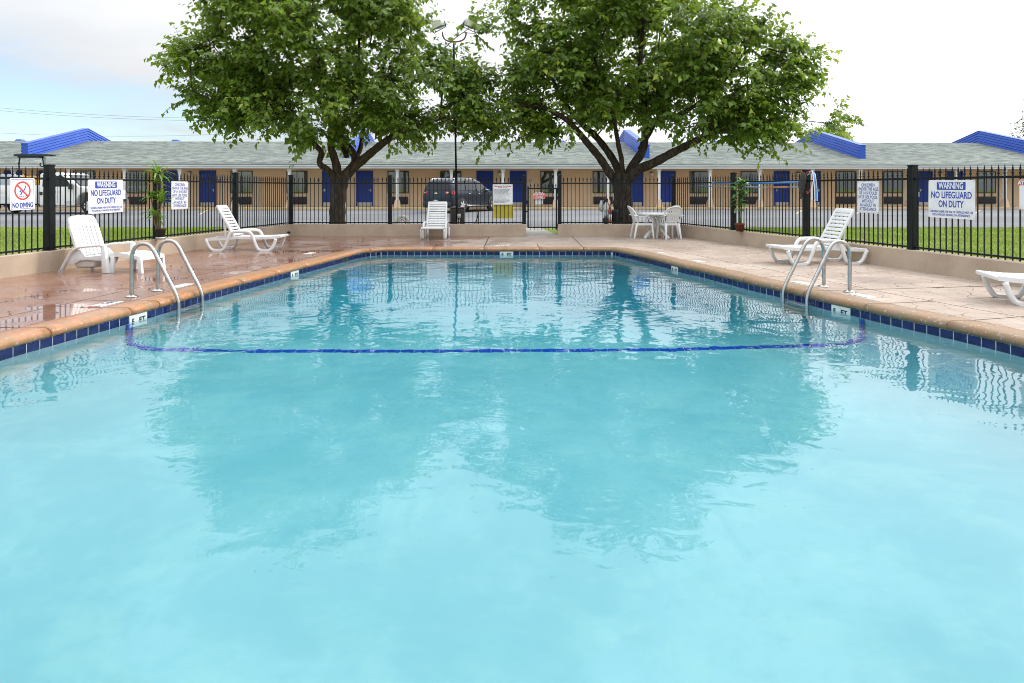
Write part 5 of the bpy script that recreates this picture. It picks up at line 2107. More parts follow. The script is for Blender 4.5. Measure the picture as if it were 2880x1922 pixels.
patch('rear_window', [(-.235, .76, 1.17), (-.235, -.76, 1.17), (-.105, -.63, 1.60), (-.105, .63, 1.60)], M_['carglass'], suv, .05)
for sgn in (-1, 1):
    wn_ = lambda L: [(x, sgn * y, z) for x, y, z in L][::(1 if sgn < 0 else -1)]
    patch('side_window', wn_([(.02, .925, 1.18), (.95, .93, 1.16), (.95, .80, 1.68), (.22, .79, 1.66)]), M_['carglass'], suv, .025)
    patch('side_window', wn_([(1.02, .93, 1.16), (1.95, .925, 1.13), (1.90, .80, 1.68), (1.02, .805, 1.69)]), M_['carglass'], suv, .025)
    patch('side_window', wn_([(2.02, .925, 1.13), (3.02, .92, 1.10), (2.70, .79, 1.54), (2.02, .80, 1.66)]), M_['carglass'], suv, .025)
    patch('tail_light', wn_([(-.300, .56, .95), (-.17, .955, .95), (-.13, .945, 1.12), (-.26, .56, 1.09)]), M_['tail'], suv, .05)
    patch('tail_light', wn_([(-.17, .955, .96), (.10, .985, .98), (.0, .97, 1.09), (-.12, .945, 1.12)]), M_['tail'], suv, .02)
    patch('reverse_light', wn_([(-.288, .64, 1.0), (-.262, .74, 1.0), (-.25, .74, 1.06), (-.27, .64, 1.06)]), M_['reverse'], suv, .075)
    MB().tube(spline([Vector((.15, sgn * .66, 1.72)), Vector((.4, sgn * .66, 1.785)), Vector((1.4, sgn * .67, 1.80)), Vector((2.2, sgn * .66, 1.76)), Vector((2.35, sgn * .65, 1.71))], 4), .018, 8).build('roof_rail', M_['chrome'], suv)
    MB().cbox((2.95, sgn * 1.05, 1.13), (.12, .20, .15)).build('mirror', M_['chrome'], suv, bevel=.03, seg=3)
    MB().cbox((2.1, sgn * .985, .36), (2.1, .06, .05)).build('sill_trim', M_['chrome'], suv, bevel=.01)
    for x in (1.30, 2.25):
        MB().cbox((x, sgn * .995, .98), (.20, .03, .035)).build('door_handle', M_['chrome'], suv, bevel=.008)
    for x in (.62, 3.62):
        MB().lathe([(.43, -.02), (.43, .02), (.36, .03), (.36, -.03)], 28, Matrix.Translation((x, sgn * .955, .40)) @ Matrix.Rotation(R(90), 4, 'X')).build('wheel_arch', M_['suvlow'], suv)
        wheel(suv, (x, sgn * .885, .385), .385, .25, 0 if sgn < 0 else math.pi, 6)
lb = MB()
lb.box((-.36, -.86, .36), (-.20, .86, .58)).box((-.20, -.97, .27), (4.6, .97, .36))
lb.build('lower_bumper', M_['suvlow'], suv, bevel=.03, seg=3)
MB().cbox((-.385, 0, .60), (.012, .32, .16)).build('licence_plate', M_['signw'], suv)
MB().cbox((-.393, -.08, .60), (.004, .05, .06)).cbox((-.393, -.02, .60), (.004, .04, .06)).cbox((-.393, .08, .60), (.004, .07, .06)).build('plate_lettering', M_['signb'], suv)
Mb = Matrix.Translation((-.318, 0, 1.02)) @ Matrix(((0, 0, -1, 0), (1, 0, 0, 0), (0, 1, 0, 0), (0, 0, 0, 1)))
MB().prism([(-.11, -.018), (-.04, -.018), (-.045, -.035), (.03, -.035), (.04, -.018), (.115, -.018), (.10, .018), (.045, .018), (.04, .035), (-.035, .035), (-.04, .018), (-.10, .018)], -.01, .02, Mb).build('emblem', M_['chrome'], suv)
MB().tube([(.30, 0, 1.80), (.27, 0, 1.88)], .012, 6).build('antenna', M_['ink'], suv)

# service truck behind the left fence
TY = 34.6
tx0 = (10 - CX) / F_PX * TY + .42
tk = empty('service_truck', (tx0, TY, lot_z(TY)), R(1.5))
tag(tk, 'white utility service truck parked behind the left fence signs with yellow cans on its bed', 'truck')
Mxz = Matrix(((1, 0, 0, 0), (0, 0, -1, 0), (0, 1, 0, 0), (0, 0, 0, 1)))
WB_ = 4.35
# rear wheel at x = 0, front wheel at x = WB_
cab = [(2.02, .42), (3.78, .42), (3.84, .70), (3.97, .92), (4.15, 1.05), (4.45, 1.07), (4.75, .95), (4.93, .72), (4.98, .45), (5.28, .45), (5.34, .62), (5.32, 1.05), (5.22, 1.18), (4.25, 1.32), (3.95, 1.38), (3.32, 1.98), (3.10, 2.06), (2.20, 2.06), (2.06, 1.98), (2.02, 1.30)]
MB().prism(cab, -.97, .97, Mxz).build('cab', M_['truck'], tk, bevel=.05, seg=3)
win = [(2.18, 1.36), (3.62, 1.36), (3.30, 1.80), (3.12, 1.90), (2.22, 1.90)]
for sgn in (-1, 1):
    MB().prism(win, sgn * .972 - .006, sgn * .972 + .006, Mxz).build('side_window', M_['carglass'], tk)
    MB().cbox((3.62, -sgn * 1.08, 1.36), (.12, .20, .28)).build('mirror', M_['ink'], tk, bevel=.03)
    MB().cbox((2.12, -sgn * .985, 1.02), (.14, .03, .16)).build('door_handle', M_['ink'], tk, bevel=.01)
    MB().cbox((2.95, -sgn * .99, .33), (1.75, .10, .05)).build('step_bar', M_['galv'], tk, bevel=.015)
MB().cbox((2.92, -.976, .98), (.008, .008, .9)).cbox((3.72, -.976, 1.0), (.008, .008, .9)).build('door_seam', M_['ink'], tk)
lg = MB()
for k in range(7):
    lg.cbox((2.45 + .07 * (k % 4), -.978, 1.10 + .03 * math.sin(k)), (.09, .004, .045))
lg.build('emblem', M_['ycan'], tk)
lt = MB()
for k in range(3):
    lt.cbox((2.80 + .13 * k, -.978, 1.10), (.07, .004, .11))
lt.cbox((3.42, -.978, .62), (.30, .004, .03)).cbox((3.42, -.978, .56), (.36, .004, .03)).cbox((3.42, -.978, .50), (.22, .004, .03))
lt.build('lettering', M_['greybox'], tk)
MB().add([(3.40, -.80, 1.96), (3.40, .80, 1.96), (3.98, .85, 1.42), (3.98, -.85, 1.42), (3.37, -.80, 1.93), (3.37, .80, 1.93), (3.95, .85, 1.39), (3.95, -.85, 1.39)], [(3, 2, 1, 0), (4, 5, 6, 7), (0, 1, 5, 4), (1, 2, 6, 5), (2, 3, 7, 6), (3, 0, 4, 7)]).build('windscreen', M_['carglass'], tk)
bedp = [(-1.65, .50), (-.90, .50), (-.88, .62), (-.74, .82), (-.50, .92), (-.26, .92), (-.02, .82), (.12, .62), (.14, .50), (1.95, .50), (1.95, 1.42), (-1.65, 1.42)]
for sgn in (-1, 1):
    MB().prism(bedp, sgn * .78 - .24, sgn * .78 + .24, Mxz).build('service_body', M_['truck'], tk, bevel=.025, seg=2)
for (x0, x1, z0, z1) in ((.62, 1.22, .56, 1.36), (1.28, 1.88, .56, 1.36), (-.86, .50, 1.0, 1.36), (-1.6, -.95, .56, 1.36)):
    d_ = MB().box((x0, -1.032, z0), (x1, -1.018, z1)).build('locker_door', M_['truck'], tk, bevel=.008)
    MB().cbox(((x0 + x1) / 2, -1.04, z1 - .28), (.10, .02, .06)).build('handle', M_['galv'], d_)
MB().box((-1.35, -.54, .62), (1.95, .54, .72)).box((1.6, -.5, .45), (2.2, .5, .7)).box((-1.3, -.4, .42), (5.0, .4, .56)).build('bed_floor', M_['ink'], tk)
for k, x in enumerate((1.25, 1.62)):
    cn = MB().box((x - .17, -.95, 1.43), (x + .17, -.62, 1.86)).build('fuel_can', M_['ycan'], tk, bevel=.05, seg=3)
    MB().cbox((x - .08, -.78, 1.92), (.09, .09, .12)).build('spout', M_['ycan'], cn, bevel=.01)
MB().box((.05, -.95, 1.43), (.62, -.55, 1.98)).build('tool_chest', M_['greybox'], tk, bevel=.02)
MB().box((.66, -.95, 1.43), (1.02, -.55, 1.92)).build('tool_chest', M_['greybox'], tk, bevel=.02)
rk = MB()
rk.cbox((1.10, -.75, 2.80), (1.66, .5, .09)).cbox((.95, -.75, 2.71), (1.05, .4, .08)).cbox((1.9, -.75, 2.80), (.5, .1, .05))
rk.tube([(.38, -.75, 1.95), (.36, -.75, 2.35), (.40, -.75, 2.70)], .035, 8).tube([(.33, -.75, 2.40), (.40, -.75, 2.40)], .05, 8)
rk.tube([(1.52, -.75, 2.70), (1.60, -.75, 2.20), (1.60, -.75, 1.42)], .032, 8).tube([(1.64, -.75, 2.70), (1.66, -.75, 1.42)], .02, 8).tube([(1.47, -.80, 2.42), (1.43, -.80, 2.32), (1.50, -.80, 2.22), (1.58, -.80, 2.24)], .03, 8)
rk.v = [(x + .52, y, z + (.13 if z > 2.1 else 0)) for x, y, z in rk.v]
rk.build('pipe_rack', M_['ink'], tk)
for sgn in (-1, 1):
    wheel(tk, (-.38, sgn * .84, .385), .385, .28, 0 if sgn < 0 else math.pi, 8)
    wheel(tk, (WB_ + .10, sgn * .84, .385), .385, .26, 0 if sgn < 0 else math.pi, 8)
MB().cbox((5.36, 0, .60), (.14, 1.9, .24)).build('bumper', M_['chrome'], tk, bevel=.03)

# ---------------------------------------------------------------- a person walking along the motel, half behind a fence post
PYY = 33.0
pe = empty('person', ((2566 - CX) / F_PX * PYY, PYY, lot_z(PYY)), R(8))
tag(pe, 'person in a pale blue shirt walking across the lot behind a fence post', 'person')


def skin_body(name, verts, edges, rads, m, parent, root=0, lev=2):
    me = bpy.data.meshes.new(name)
    me.from_pydata([Vector(v) for v in verts], edges, [])
    o = mesh_obj(name, me, parent)
    md = o.modifiers.new('skin', 'SKIN')
    for i, r in enumerate(rads):
        sv = me.skin_vertices[0].data[i]
        sv.radius = r if isinstance(r, tuple) else (r, r)
        sv.use_root = (i == root)
    sd = o.modifiers.new('sub', 'SUBSURF')
    sd.levels = sd.render_levels = lev
    me.materials.append(m)
    return o


H_ = dict(pel=(0, 0, .92), waist=(0.0, 0, 1.06), chest=(.02, 0, 1.28), neck=(.03, 0, 1.46), hd0=(.05, 0, 1.55), hd1=(.055, 0, 1.65), hd2=(.045, 0, 1.71),
          shl=(.02, .19, 1.39), ell=(.10, .25, 1.13), wrl=(.27, .22, .98), hal=(.34, .21, .97), shr=(.02, -.19, 1.39), elr=(-.12, -.25, 1.14), wrr=(-.10, -.26, .90), har=(-.08, -.26, .82),
          hil=(.0, .09, .88), knl=(.16, .10, .49), anl=(.20, .10, .09), tol=(.34, .10, .04), hir=(.0, -.09, .88), knr=(.02, -.10, .48), anr=(-.26, -.10, .14), tor=(-.17, -.10, .05))
nm = list(H_)
ix = {k: i for i, k in enumerate(nm)}
ed = [('pel', 'waist'), ('waist', 'chest'), ('chest', 'neck'), ('neck', 'hd0'), ('hd0', 'hd1'), ('hd1', 'hd2'), ('chest', 'shl'), ('shl', 'ell'), ('ell', 'wrl'), ('wrl', 'hal'), ('chest', 'shr'), ('shr', 'elr'), ('elr', 'wrr'), ('wrr', 'har'), ('pel', 'hil'), ('hil', 'knl'), ('knl', 'anl'), ('anl', 'tol'), ('pel', 'hir'), ('hir', 'knr'), ('knr', 'anr'), ('anr', 'tor')]
rd = dict(pel=(.13, .15), waist=(.115, .14), chest=(.12, .17), neck=.06, hd0=.075, hd1=.10, hd2=.075, shl=.065, ell=.045, wrl=.032, hal=.038, shr=.065, elr=.045, wrr=.032, har=.038, hil=.085, knl=.058, anl=.042, tol=.035, hir=.085, knr=.058, anr=.042, tor=.035)
skin_body('body', [H_[k] for k in nm], [(ix[a], ix[b]) for a, b in ed], [rd[k] for k in nm], M_['skin'], pe)
sk_ = ['waist0', 'chest', 'neckb', 'shl', 'ell', 'shr', 'elr']
SV = dict(waist0=(0, 0, .90), chest=H_['chest'], neckb=(.025, 0, 1.42), shl=H_['shl'], ell=(.085, .243, 1.18), shr=H_['shr'], elr=(-.10, -.243, 1.18))
skin_body('shirt', [SV[k] for k in sk_], [(0, 1), (1, 2), (1, 3), (3, 4), (1, 5), (5, 6)], [(.155, .175), (.14, .19), .075, .08, .068, .08, .068], M_['shirt'], pe)
tk_ = dict(pel=(0, 0, .93), hil=(0, .09, .86), knl=(.16, .10, .49), anl=(.20, .10, .14), hir=(0, -.09, .86), knr=(.02, -.10, .48), anr=(-.25, -.10, .19))
skin_body('trousers', list(tk_.values()), [(0, 1), (1, 2), (2, 3), (0, 4), (4, 5), (5, 6)], [(.14, .155), .10, .075, .065, .10, .075, .065], M_['trousers'], pe)
lump(Vector((.035, 0, 1.675)), (.105, .095, .095), 2).build('hair', M_['hair'], pe)
hp = MB().cbox((0, 0, 0), (.16, .01, .22)).build('paper_sheet', M_['signw'], None, (pe.location.x + .40, PYY + .24, pe.location.z + .99))
tag(hp, 'white sheet of paper held in the hand of the person behind the fence post', 'paper')

# ---------------------------------------------------------------- trees
def leaf_mesh(name, P, D, N, Ls, Ws, m, tints, curl=.16):
    """One folded, drooping leaf (4 triangles) per row: position, direction, normal, length, width."""
    n = len(P)
    D = D / np.linalg.norm(D, axis=1, keepdims=True)
    Sd = np.cross(D, N)
    Sd /= np.maximum(np.linalg.norm(Sd, axis=1, keepdims=True), 1e-6)
    N = np.cross(Sd, D)
    L, Wd = Ls[:, None], Ws[:, None]
    v = np.empty((n, 5, 3), np.float32)
    v[:, 0] = P
    v[:, 1] = P + D * L * .34 + Sd * Wd * .5 + N * Wd * .12
    v[:, 2] = P + D * L * .34 - Sd * Wd * .5 + N * Wd * .12
    v[:, 3] = P + D * L * .42
    v[:, 4] = P + D * L - N * L * curl
    f = np.array([[0, 3, 1], [1, 3, 4], [0, 2, 3], [2, 4, 3]], np.int32)[None] + (np.arange(n, dtype=np.int32) * 5)[:, None, None]
    f = f.reshape(-1, 3)
    me = bpy.data.meshes.new(name)
    me.vertices.add(n * 5)
    me.vertices.foreach_set('co', v.reshape(-1))
    me.loops.add(len(f) * 3)
    me.loops.foreach_set('vertex_index', f.reshape(-1))
    me.polygons.add(len(f))
    me.polygons.foreach_set('loop_start', np.arange(0, len(f) * 3, 3, dtype=np.int32))
    me.update()
    a = me.attributes.new('tint', 'FLOAT', 'FACE')
    a.data.foreach_set('value', np.repeat(tints, 4).astype(np.float32))
    me.materials.append(m)
    return me


def tree(name, label, base, limbs, blobs, n_clump, seed, bark, n_tw=5, lf_n=10, lf_len=.166, floor=None):
    rg_ = np.random.default_rng(seed)
    root = empty(name, base)
    tag(root, label, 'tree', 'leafy trees behind the far fence')
    b0 = np.array(base)
    nodes, par, rad = [], [], []
    for (pts, r0, r1, join) in limbs:
        sp = resample(spline(pts, 6), step=.14)
        prev = -1
        if join and nodes:
            prev = int(np.argmin([np.linalg.norm(np.array(q) - np.array(sp[0])) for q in nodes]))
        for i, p in enumerate(sp):
            nodes.append(np.array(p))
            par.append(prev)
            rad.append(r0 + (r1 - r0) * i / (len(sp) - 1))
            prev = len(nodes) - 1
    n_limb = len(nodes)
    # clump points through the crown, thicker towards its outside
    pts = []
    vols = np.array([b[3] for b in blobs])
    vols = vols / vols.sum()
    while len(pts) < n_clump:
        b = blobs[rg_.choice(len(blobs), p=vols)]
        d = rg_.normal(size=3)
        d /= np.linalg.norm(d)
        p = np.array(b[0]) + d * np.array(b[1]) * rg_.uniform(b[2], 1.0) ** .6
        if floor and p[2] < floor(p):
            continue
        gap = math.sin(1.7 * p[0] + seed) * math.sin(1.9 * p[2] + 2 * seed) + .6 * math.sin(1.5 * p[1] + 1.1 * p[0]) * math.sin(2.6 * p[2] - p[0])
        if gap < -.30 and rg_.uniform() < .85:
            continue
        pts.append(p)
    pts = np.array(pts)
    limb_arr = np.array(nodes)
    start = limb_arr[len(limb_arr) // 3:]
    dist = np.array([np.min(np.linalg.norm(start - p, axis=1)) for p in pts])
    order = np.argsort(dist)
    cost = np.linalg.norm(limb_arr - limb_arr[0], axis=1) * .35
    cost[: int(n_limb * .12)] += 3.0
    all_n, all_c = list(limb_arr), list(cost)
    tips = []
    for i in order:
        p = pts[i]
        A = np.array(all_n)
        dd = np.linalg.norm(A - p, axis=1)
        j = int(np.argmin(dd + np.array(all_c) * .5))
        seg = max(1, int(dd[j] / .45))
        prev = j
        q0 = A[j]
        for s in range(1, seg + 1):
            t = s / seg
            q = q0 + (p - q0) * t + rg_.normal(size=3) * .05 * (1 if s < seg else 0) + np.array([0, 0, .10 * math.sin(math.pi * t) * min(1, dd[j])])
            all_n.append(q)
            all_c.append(all_c[prev] + dd[j] / seg * .35)
            par.append(prev)
            rad.append(0)
            prev = len(all_n) - 1
        tips.append(prev)
    N_ = len(all_n)
    load = np.zeros(N_)
    for t in tips:
        load[t] += 1
    for k in range(N_ - 1, -1, -1):
        if par[k] >= 0:
            load[par[k]] += load[k]
    for k in range(n_limb, N_):
        rad[k] = min(.085, .0065 * max(1, load[k]) ** .45)
    wood = MB()
    for (ptsl, r0, r1, join) in limbs:
        sp = resample(spline(ptsl, 6), step=.09)
        rr = []
        for i in range(len(sp)):
            t = i / (len(sp) - 1)
            rr.append((r0 + (r1 - r0) * t) * (1 + .05 * math.sin(i * 1.3 + r0 * 40) + .03 * math.sin(i * 3.1)))
        wood.tube(sp, rr, 14 if r0 > .15 else 9)
    for k in range(n_limb, N_):
        a, b = all_n[par[k]], all_n[k]
        r1 = rad[k]
        r0 = min(r1 * 1.5, rad[par[k]]) if par[k] >= n_limb else min(r1 * 1.25, .07)
        if np.linalg.norm(b - a) > 1e-4:
            wood.tube([Vector(a), Vector(b)], [max(r0, r1), r1], 5 if r1 > .02 else 4, cap=False)
    # twigs and leaves
    LP, LD, LN, LT_ = [], [], [], []
    cen = np.mean(pts, axis=0)
    for t in tips:
        p = all_n[t]
        out = p - cen
        out[2] *= .5
        out /= max(np.linalg.norm(out), .3)
        ct = rg_.uniform(0, 1)
        far_out = np.linalg.norm((p - cen) / np.array([5.5, 3.5, 3.0])) > .62
        for w in range(n_tw + (1 if far_out and rg_.uniform() < .28 else 0)):
            d = out * .6 + rg_.normal(size=3) * .62 + np.array([0, 0, rg_.uniform(-.15, .75)])
            d /= np.linalg.norm(d)
            L = rg_.uniform(.40, .85)
            lfn = lf_n
            if w >= n_tw:
                L, lfn = rg_.uniform(.8, 1.25), 16
                d = out * 1.0 + rg_.normal(size=3) * .3 + np.array([0, 0, .45])
                d /= np.linalg.norm(d)
            q = p.copy()
            dd = d.copy()
            seq = [q.copy()]
            for s in range(4):
                dd = dd + np.array([0, 0, -.10])
                dd /= np.linalg.norm(dd)
                q = q + dd * L / 4
                seq.append(q.copy())
            wood.tube([Vector(x) for x in seq[::2]], [.006, .0045, .002], 3, cap=False)
            sd = np.cross(dd, [0, 0, 1.0])
            sd /= max(np.linalg.norm(sd), .1)
            for l in range(lfn):
                u = (l + .6) / lfn * 4
                k0 = min(3, int(u))
                x = seq[k0] + (seq[k0 + 1] - seq[k0]) * (u - k0)
                sgn = 1 if l % 2 else -1
                ld = dd * .45 + sd * sgn * .85 + np.array([0, 0, -.42]) + rg_.normal(size=3) * .28
                LP.append(x + ld / np.linalg.norm(ld) * .02)
                LD.append(ld)
                LN.append(np.array([0, 0, 1.0]) + out * .35 + rg_.normal(size=3) * .38)
                LT_.append(np.clip(ct ** 1.3 * .72 + rg_.uniform(0, .26) + (.16 if l > lfn - 4 else 0), 0, 1))
    LP, LD, LN = np.array(LP), np.array(LD), np.array(LN)
    n = len(LP)
    Ls = rg_.uniform(.5, 1.4, n) * lf_len
    me = leaf_mesh('crown', LP - b0, LD, LN, Ls, Ls * rg_.uniform(.62, .78, n), M_['leaf'], np.array(LT_), .20)
    cr_ = mesh_obj('crown', me, root)
    wm = wood.mesh('trunk', bark)
    wm.transform(Matrix.Translation(-Vector(base)))
    mesh_obj('trunk', wm, root)
    return root, n


TYY = 21.7


def tp(px, py, dy=0.0):
    return at(px, py, Y=TYY + dy)


def blob(px, py, rx, ry, dy, rdy, hollow=.35):
    k = TYY / F_PX
    c = at(px, py, Y=TYY + dy)
    v = rx * ry * rdy / k
    return (tuple(c), (rx * k, rdy, ry * k), hollow, v)


base1 = tp(949, 640)
base1.z = .0
t1_limbs = [
    ([base1, tp(949, 600), tp(951, 555), tp(958, 515), tp(966, 490)], .27, .235, False),
    ([tp(952, 540), tp(968, 496), tp(1017, 453), tp(1066, 412, -.5), tp(1110, 382, -.9), tp(1165, 360, -1.1), tp(1250, 330, -1.2)], .18, .05, True),
    ([tp(955, 520), tp(1000, 455, .2), tp(978, 412, .3), tp(946, 372, .5), tp(915, 320, .9), tp(880, 250, 1.1)], .16, .05, True),
    ([tp(952, 520), tp(946, 466), tp(931, 412, -.2), tp(938, 360, -.4), tp(930, 280, -.6), tp(905, 160, -.6)], .15, .05, True),
    ([tp(945, 515), tp(926, 482, -.2), tp(899, 461, -.3), tp(904, 430, -.3), tp(890, 412, -.4), tp(840, 360, -.8), tp(760, 310, -1.2), tp(660, 260, -1.4)], .11, .04, True),
    ([tp(985, 470, .3), tp(1012, 424, .6), tp(1021, 367, .8), tp(1040, 294, 1.0), tp(1075, 200, 1.2), tp(1100, 90, 1.2)], .085, .035, True),
    ([tp(975, 440, .3), tp(960, 380, .9), tp(985, 280, 1.4), tp(1010, 150, 1.8), tp(1000, 20, 1.6)], .09, .035, True),
]
t1_blobs = [blob(880, 120, 285, 190, 0, 3.2), blob(665, 215, 160, 120, -.4, 2.0), blob(555, 185, 72, 62, -.4, 1.0), blob(560, 300, 60, 36, -.6, .8), blob(1180, 285, 185, 125, -.6, 2.2), blob(850, 305, 250, 85, -.8, 2.2), blob(830, -30, 220, 115, 0, 2.8), blob(1275, 345, 115, 72, -.8, 1.3), blob(1080, 345, 110, 50, -1.2, 1.2), blob(1305, 225, 62, 105, -1.3, .9), blob(1235, 215, 70, 80, -1.0, 1.0), blob(1312, 110, 22, 60, -1.4, .4), blob(1110, 65, 115, 85, .2, 1.8), blob(1350, 70, 30, 60, -1.0, .5), blob(760, 345, 130, 38, -1.0, 1.2), blob(620, 30, 70, 60, 0, 1.2)]
f1 = lambda p: CAM_Z + (HZ - (398 if p[0] > -2.4 else 374) + 24 * math.sin(p[0] * 2.3)) / F_PX * TYY
tree('leafy_tree', 'left one of two big leafy trees, brown trunk forking low with a looped stub limb', base1, t1_limbs, t1_blobs, 960, 3, M_['bark1'], floor=f1)

base2 = tp(1752, 640)
base2.z = .0
t2_limbs = [
    ([base2, tp(1752, 600), tp(1752, 555), tp(1750, 515), tp(1752, 488)], .33, .28, False),
    ([tp(1742, 525), tp(1718, 492), tp(1689, 447), tp(1656, 407, -.2), tp(1628, 374, -.5), tp(1590, 335, -.8), tp(1520, 300, -1.2), tp(1450, 300, -1.4)], .15, .045, True),
    ([tp(1748, 515), tp(1737, 474, .2), tp(1712, 431, .4), tp(1676, 385, .5), tp(1628, 340, .8), tp(1570, 260, 1.1), tp(1530, 150, 1.2)], .14, .045, True),
    ([tp(1752, 510), tp(1748, 449), tp(1740, 412, -.2), tp(1722, 318, -.4), tp(1703, 290, -.5), tp(1680, 200, -.5), tp(1660, 80, -.4)], .085, .035, True),
    ([tp(1758, 515), tp(1780, 466, .1), tp(1808, 421, .2), tp(1816, 346, .2), tp(1809, 290, .2), tp(1800, 200, 0), tp(1810, 60, 0)], .16, .05, True),
    ([tp(1815, 365, .2), tp(1862, 335, -.2), tp(1918, 320, -.5), tp(1990, 270, -.8), tp(2060, 200, -.8), tp(2100, 130, -.7)], .085, .035, True),
    ([tp(1760, 520), tp(1788, 482, -.2), tp(1838, 459, -.4), tp(1890, 431, -.6), tp(1955, 398, -.9), tp(2010, 370, -1.1), tp(2110, 345, -1.2), tp(2210, 340, -1.0)], .17, .045, True),
    ([tp(1800, 420, .4), tp(1850, 330, 1.0), tp(1900, 210, 1.5), tp(1930, 90, 1.7), tp(1930, -30, 1.5)], .09, .035, True),
]
t2_blobs = [blob(1800, 120, 285, 185, 0, 3.2), blob(1565, 215, 160, 130, -.4, 2.2), blob(1475, 350, 110, 58, -.9, 1.3), blob(2090, 230, 185, 150, -.4, 2.2), blob(2250, 340, 118, 66, -.6, 1.2), blob(2080, 355, 110, 60, -1.0, 1.3), blob(1750, -30, 235, 110, 0, 2.8), blob(1490, 60, 70, 90, -.2, 1.4), blob(1960, 320, 150, 65, -1.0, 1.8), blob(1590, 330, 120, 60, -1.0, 1.5), blob(1740, 270, 170, 70, .6, 2.0), blob(2250, 190, 60, 70, -.3, .8), blob(2080, 90, 60, 60, -.1, 1.0), blob(1440, 190, 50, 70, -.7, .9)]
f2 = lambda p: CAM_Z + (HZ - (400 if p[0] > 4.6 else 394 if p[0] < 1.9 else 345) + 22 * math.sin(p[0] * 2.1 + 1)) / F_PX * TYY
tree('leafy_tree', 'right one of two big leafy trees, thick dark trunk with a long limb reaching right', base2, t2_limbs, t2_blobs, 1040, 5, M_['bark2'], floor=f2)

# dark conifer cut off by the right edge and a pale crown beyond the roof
cx0 = at(2935, 640, Y=62.0)
cf = empty('conifer_tree', (cx0.x, 62.0, .02))
tag(cf, 'dark green conifer at the right edge of the photo behind the motel roof', 'tree')
MB().tube([(0, 0, 0), (.1, 0, 5), (0, .1, 10.5), (0, 0, 13)], [.30, .22, .12, .02], 9).build('trunk', M_['bark2'], cf)
P_l, D_l, N_l = [], [], []
r2 = np.random.default_rng(8)
for k in range(120):
    z = 3.2 + 9.4 * k / 120
    a = k * 2.4
    L = (1.0 - (z - 3.0) / 11.5) * 3.0 * r2.uniform(.55, 1.15) + .3
    for s in range(int(L * 26)):
        t = r2.uniform(.15, 1)
        c = np.array([math.cos(a) * L * t, math.sin(a) * L * t, z + .25 * t - .35 * t * t * L * .4])
        P_l.append(c + r2.normal(size=3) * .10)
        D_l.append(np.array([math.cos(a), math.sin(a), .15]) + r2.normal(size=3) * .7)
        N_l.append(r2.normal(size=3) + np.array([0, 0, 1]))
n = len(P_l)
mesh_obj('crown', leaf_mesh('crown', np.array(P_l), np.array(D_l), np.array(N_l), r2.uniform(.18, .36, n), r2.uniform(.06, .11, n), M_['conifer'], r2.uniform(0, 1, n), .05), cf)
px0 = at(2335, 640, Y=75.0)
pc = empty('distant_tree', (px0.x, 75.0, .02))
tag(pc, 'small pale crowned tree showing above the roof beside the right tree', 'tree')
MB().tube([(0, 0, 0), (.1, 0, 3), (0, 0, 6)], [.2, .16, .05], 8).build('trunk', M_['bark1'], pc)
n = 2600
d = r2.normal(size=(n, 3))
d /= np.linalg.norm(d, axis=1, keepdims=True)
Pp = d * np.array([2.3, 2.0, 1.5]) * r2.uniform(.3, 1, n)[:, None] ** .5 * (1 + .2 * np.sin(d[:, :1] * 7)) + np.array([0, 0, 6.9])
mesh_obj('crown', leaf_mesh('crown', Pp, d + r2.normal(size=(n, 3)) * .6, r2.normal(size=(n, 3)) + np.array([0, 0, 1]), r2.uniform(.2, .34, n), r2.uniform(.12, .2, n), M_['leaf'], r2.uniform(.7, 1, n), .1), pc)

# ---------------------------------------------------------------- wires, poles and mast beyond the motel
def wire(px0, py0, px1, py1, Y0, Y1, label, sag=.5):
    a, b = at(px0, py0, Y=Y0), at(px1, py1, Y=Y1)
    o = MB().tube([a.lerp(b, t / 24) - Vector((0, 0, sag * 4 * (t / 24) * (1 - t / 24))) - a for t in range(25)], .012, 5).build('power_line', M_['sill'], None, a)
    tag(o, label, 'power line', 'power lines beyond the motel')


wire(-120, 292, 700, 333, 80, 80, 'upper power line crossing the left sky toward the left tree')
wire(-120, 300, 700, 340, 81, 81, 'second power line just under the upper one in the left sky')
wire(-120, 367, 620, 378, 90, 90, 'low power line just above the blue parapet in the left sky')
wire(2300, 300, 3050, 226, 80, 80, 'faint power line rising to the right edge of the sky')
for (px, py, lab) in ((815, 372, 'left one of two bare wooden poles rising behind the motel roof, beside the left tree'), (1549, 372, 'right one of two bare wooden poles rising behind the motel roof, near the right tree')):
    t = at(px, py, Y=78.0)
    o = MB().tube([(0, 0, 0), (0, 0, t.z)], [.16, .12], 10).build('utility_pole', M_['wood'], None, (t.x, 78.0, .02))
    tag(o, lab, 'pole', 'wooden poles behind the motel')
am = at(1363, 200, Y=140.0)
mast = empty('radio_mast', (am.x, 140.0, .02))
tag(mast, 'thin lattice radio mast rising between the two trees', 'mast')
HT = 52
for k in range(3):
    a = 2 * math.pi * k / 3
    MB().tube([(.32 * math.cos(a), .32 * math.sin(a), 0), (.32 * math.cos(a), .32 * math.sin(a), HT)], .035, 5).build('leg', M_['galv'], mast)
br = MB()
for i in range(int(HT / .7)):
    for k in range(3):
        a0, a1 = 2 * math.pi * k / 3, 2 * math.pi * (k + 1) / 3
        br.tube([(.32 * math.cos(a0), .32 * math.sin(a0), i * .7), (.32 * math.cos(a1), .32 * math.sin(a1), (i + 1) * .7)], .014, 3, cap=False)
o = br.build('bracing', M_['galv'], mast)
o['kind'] = 'stuff'

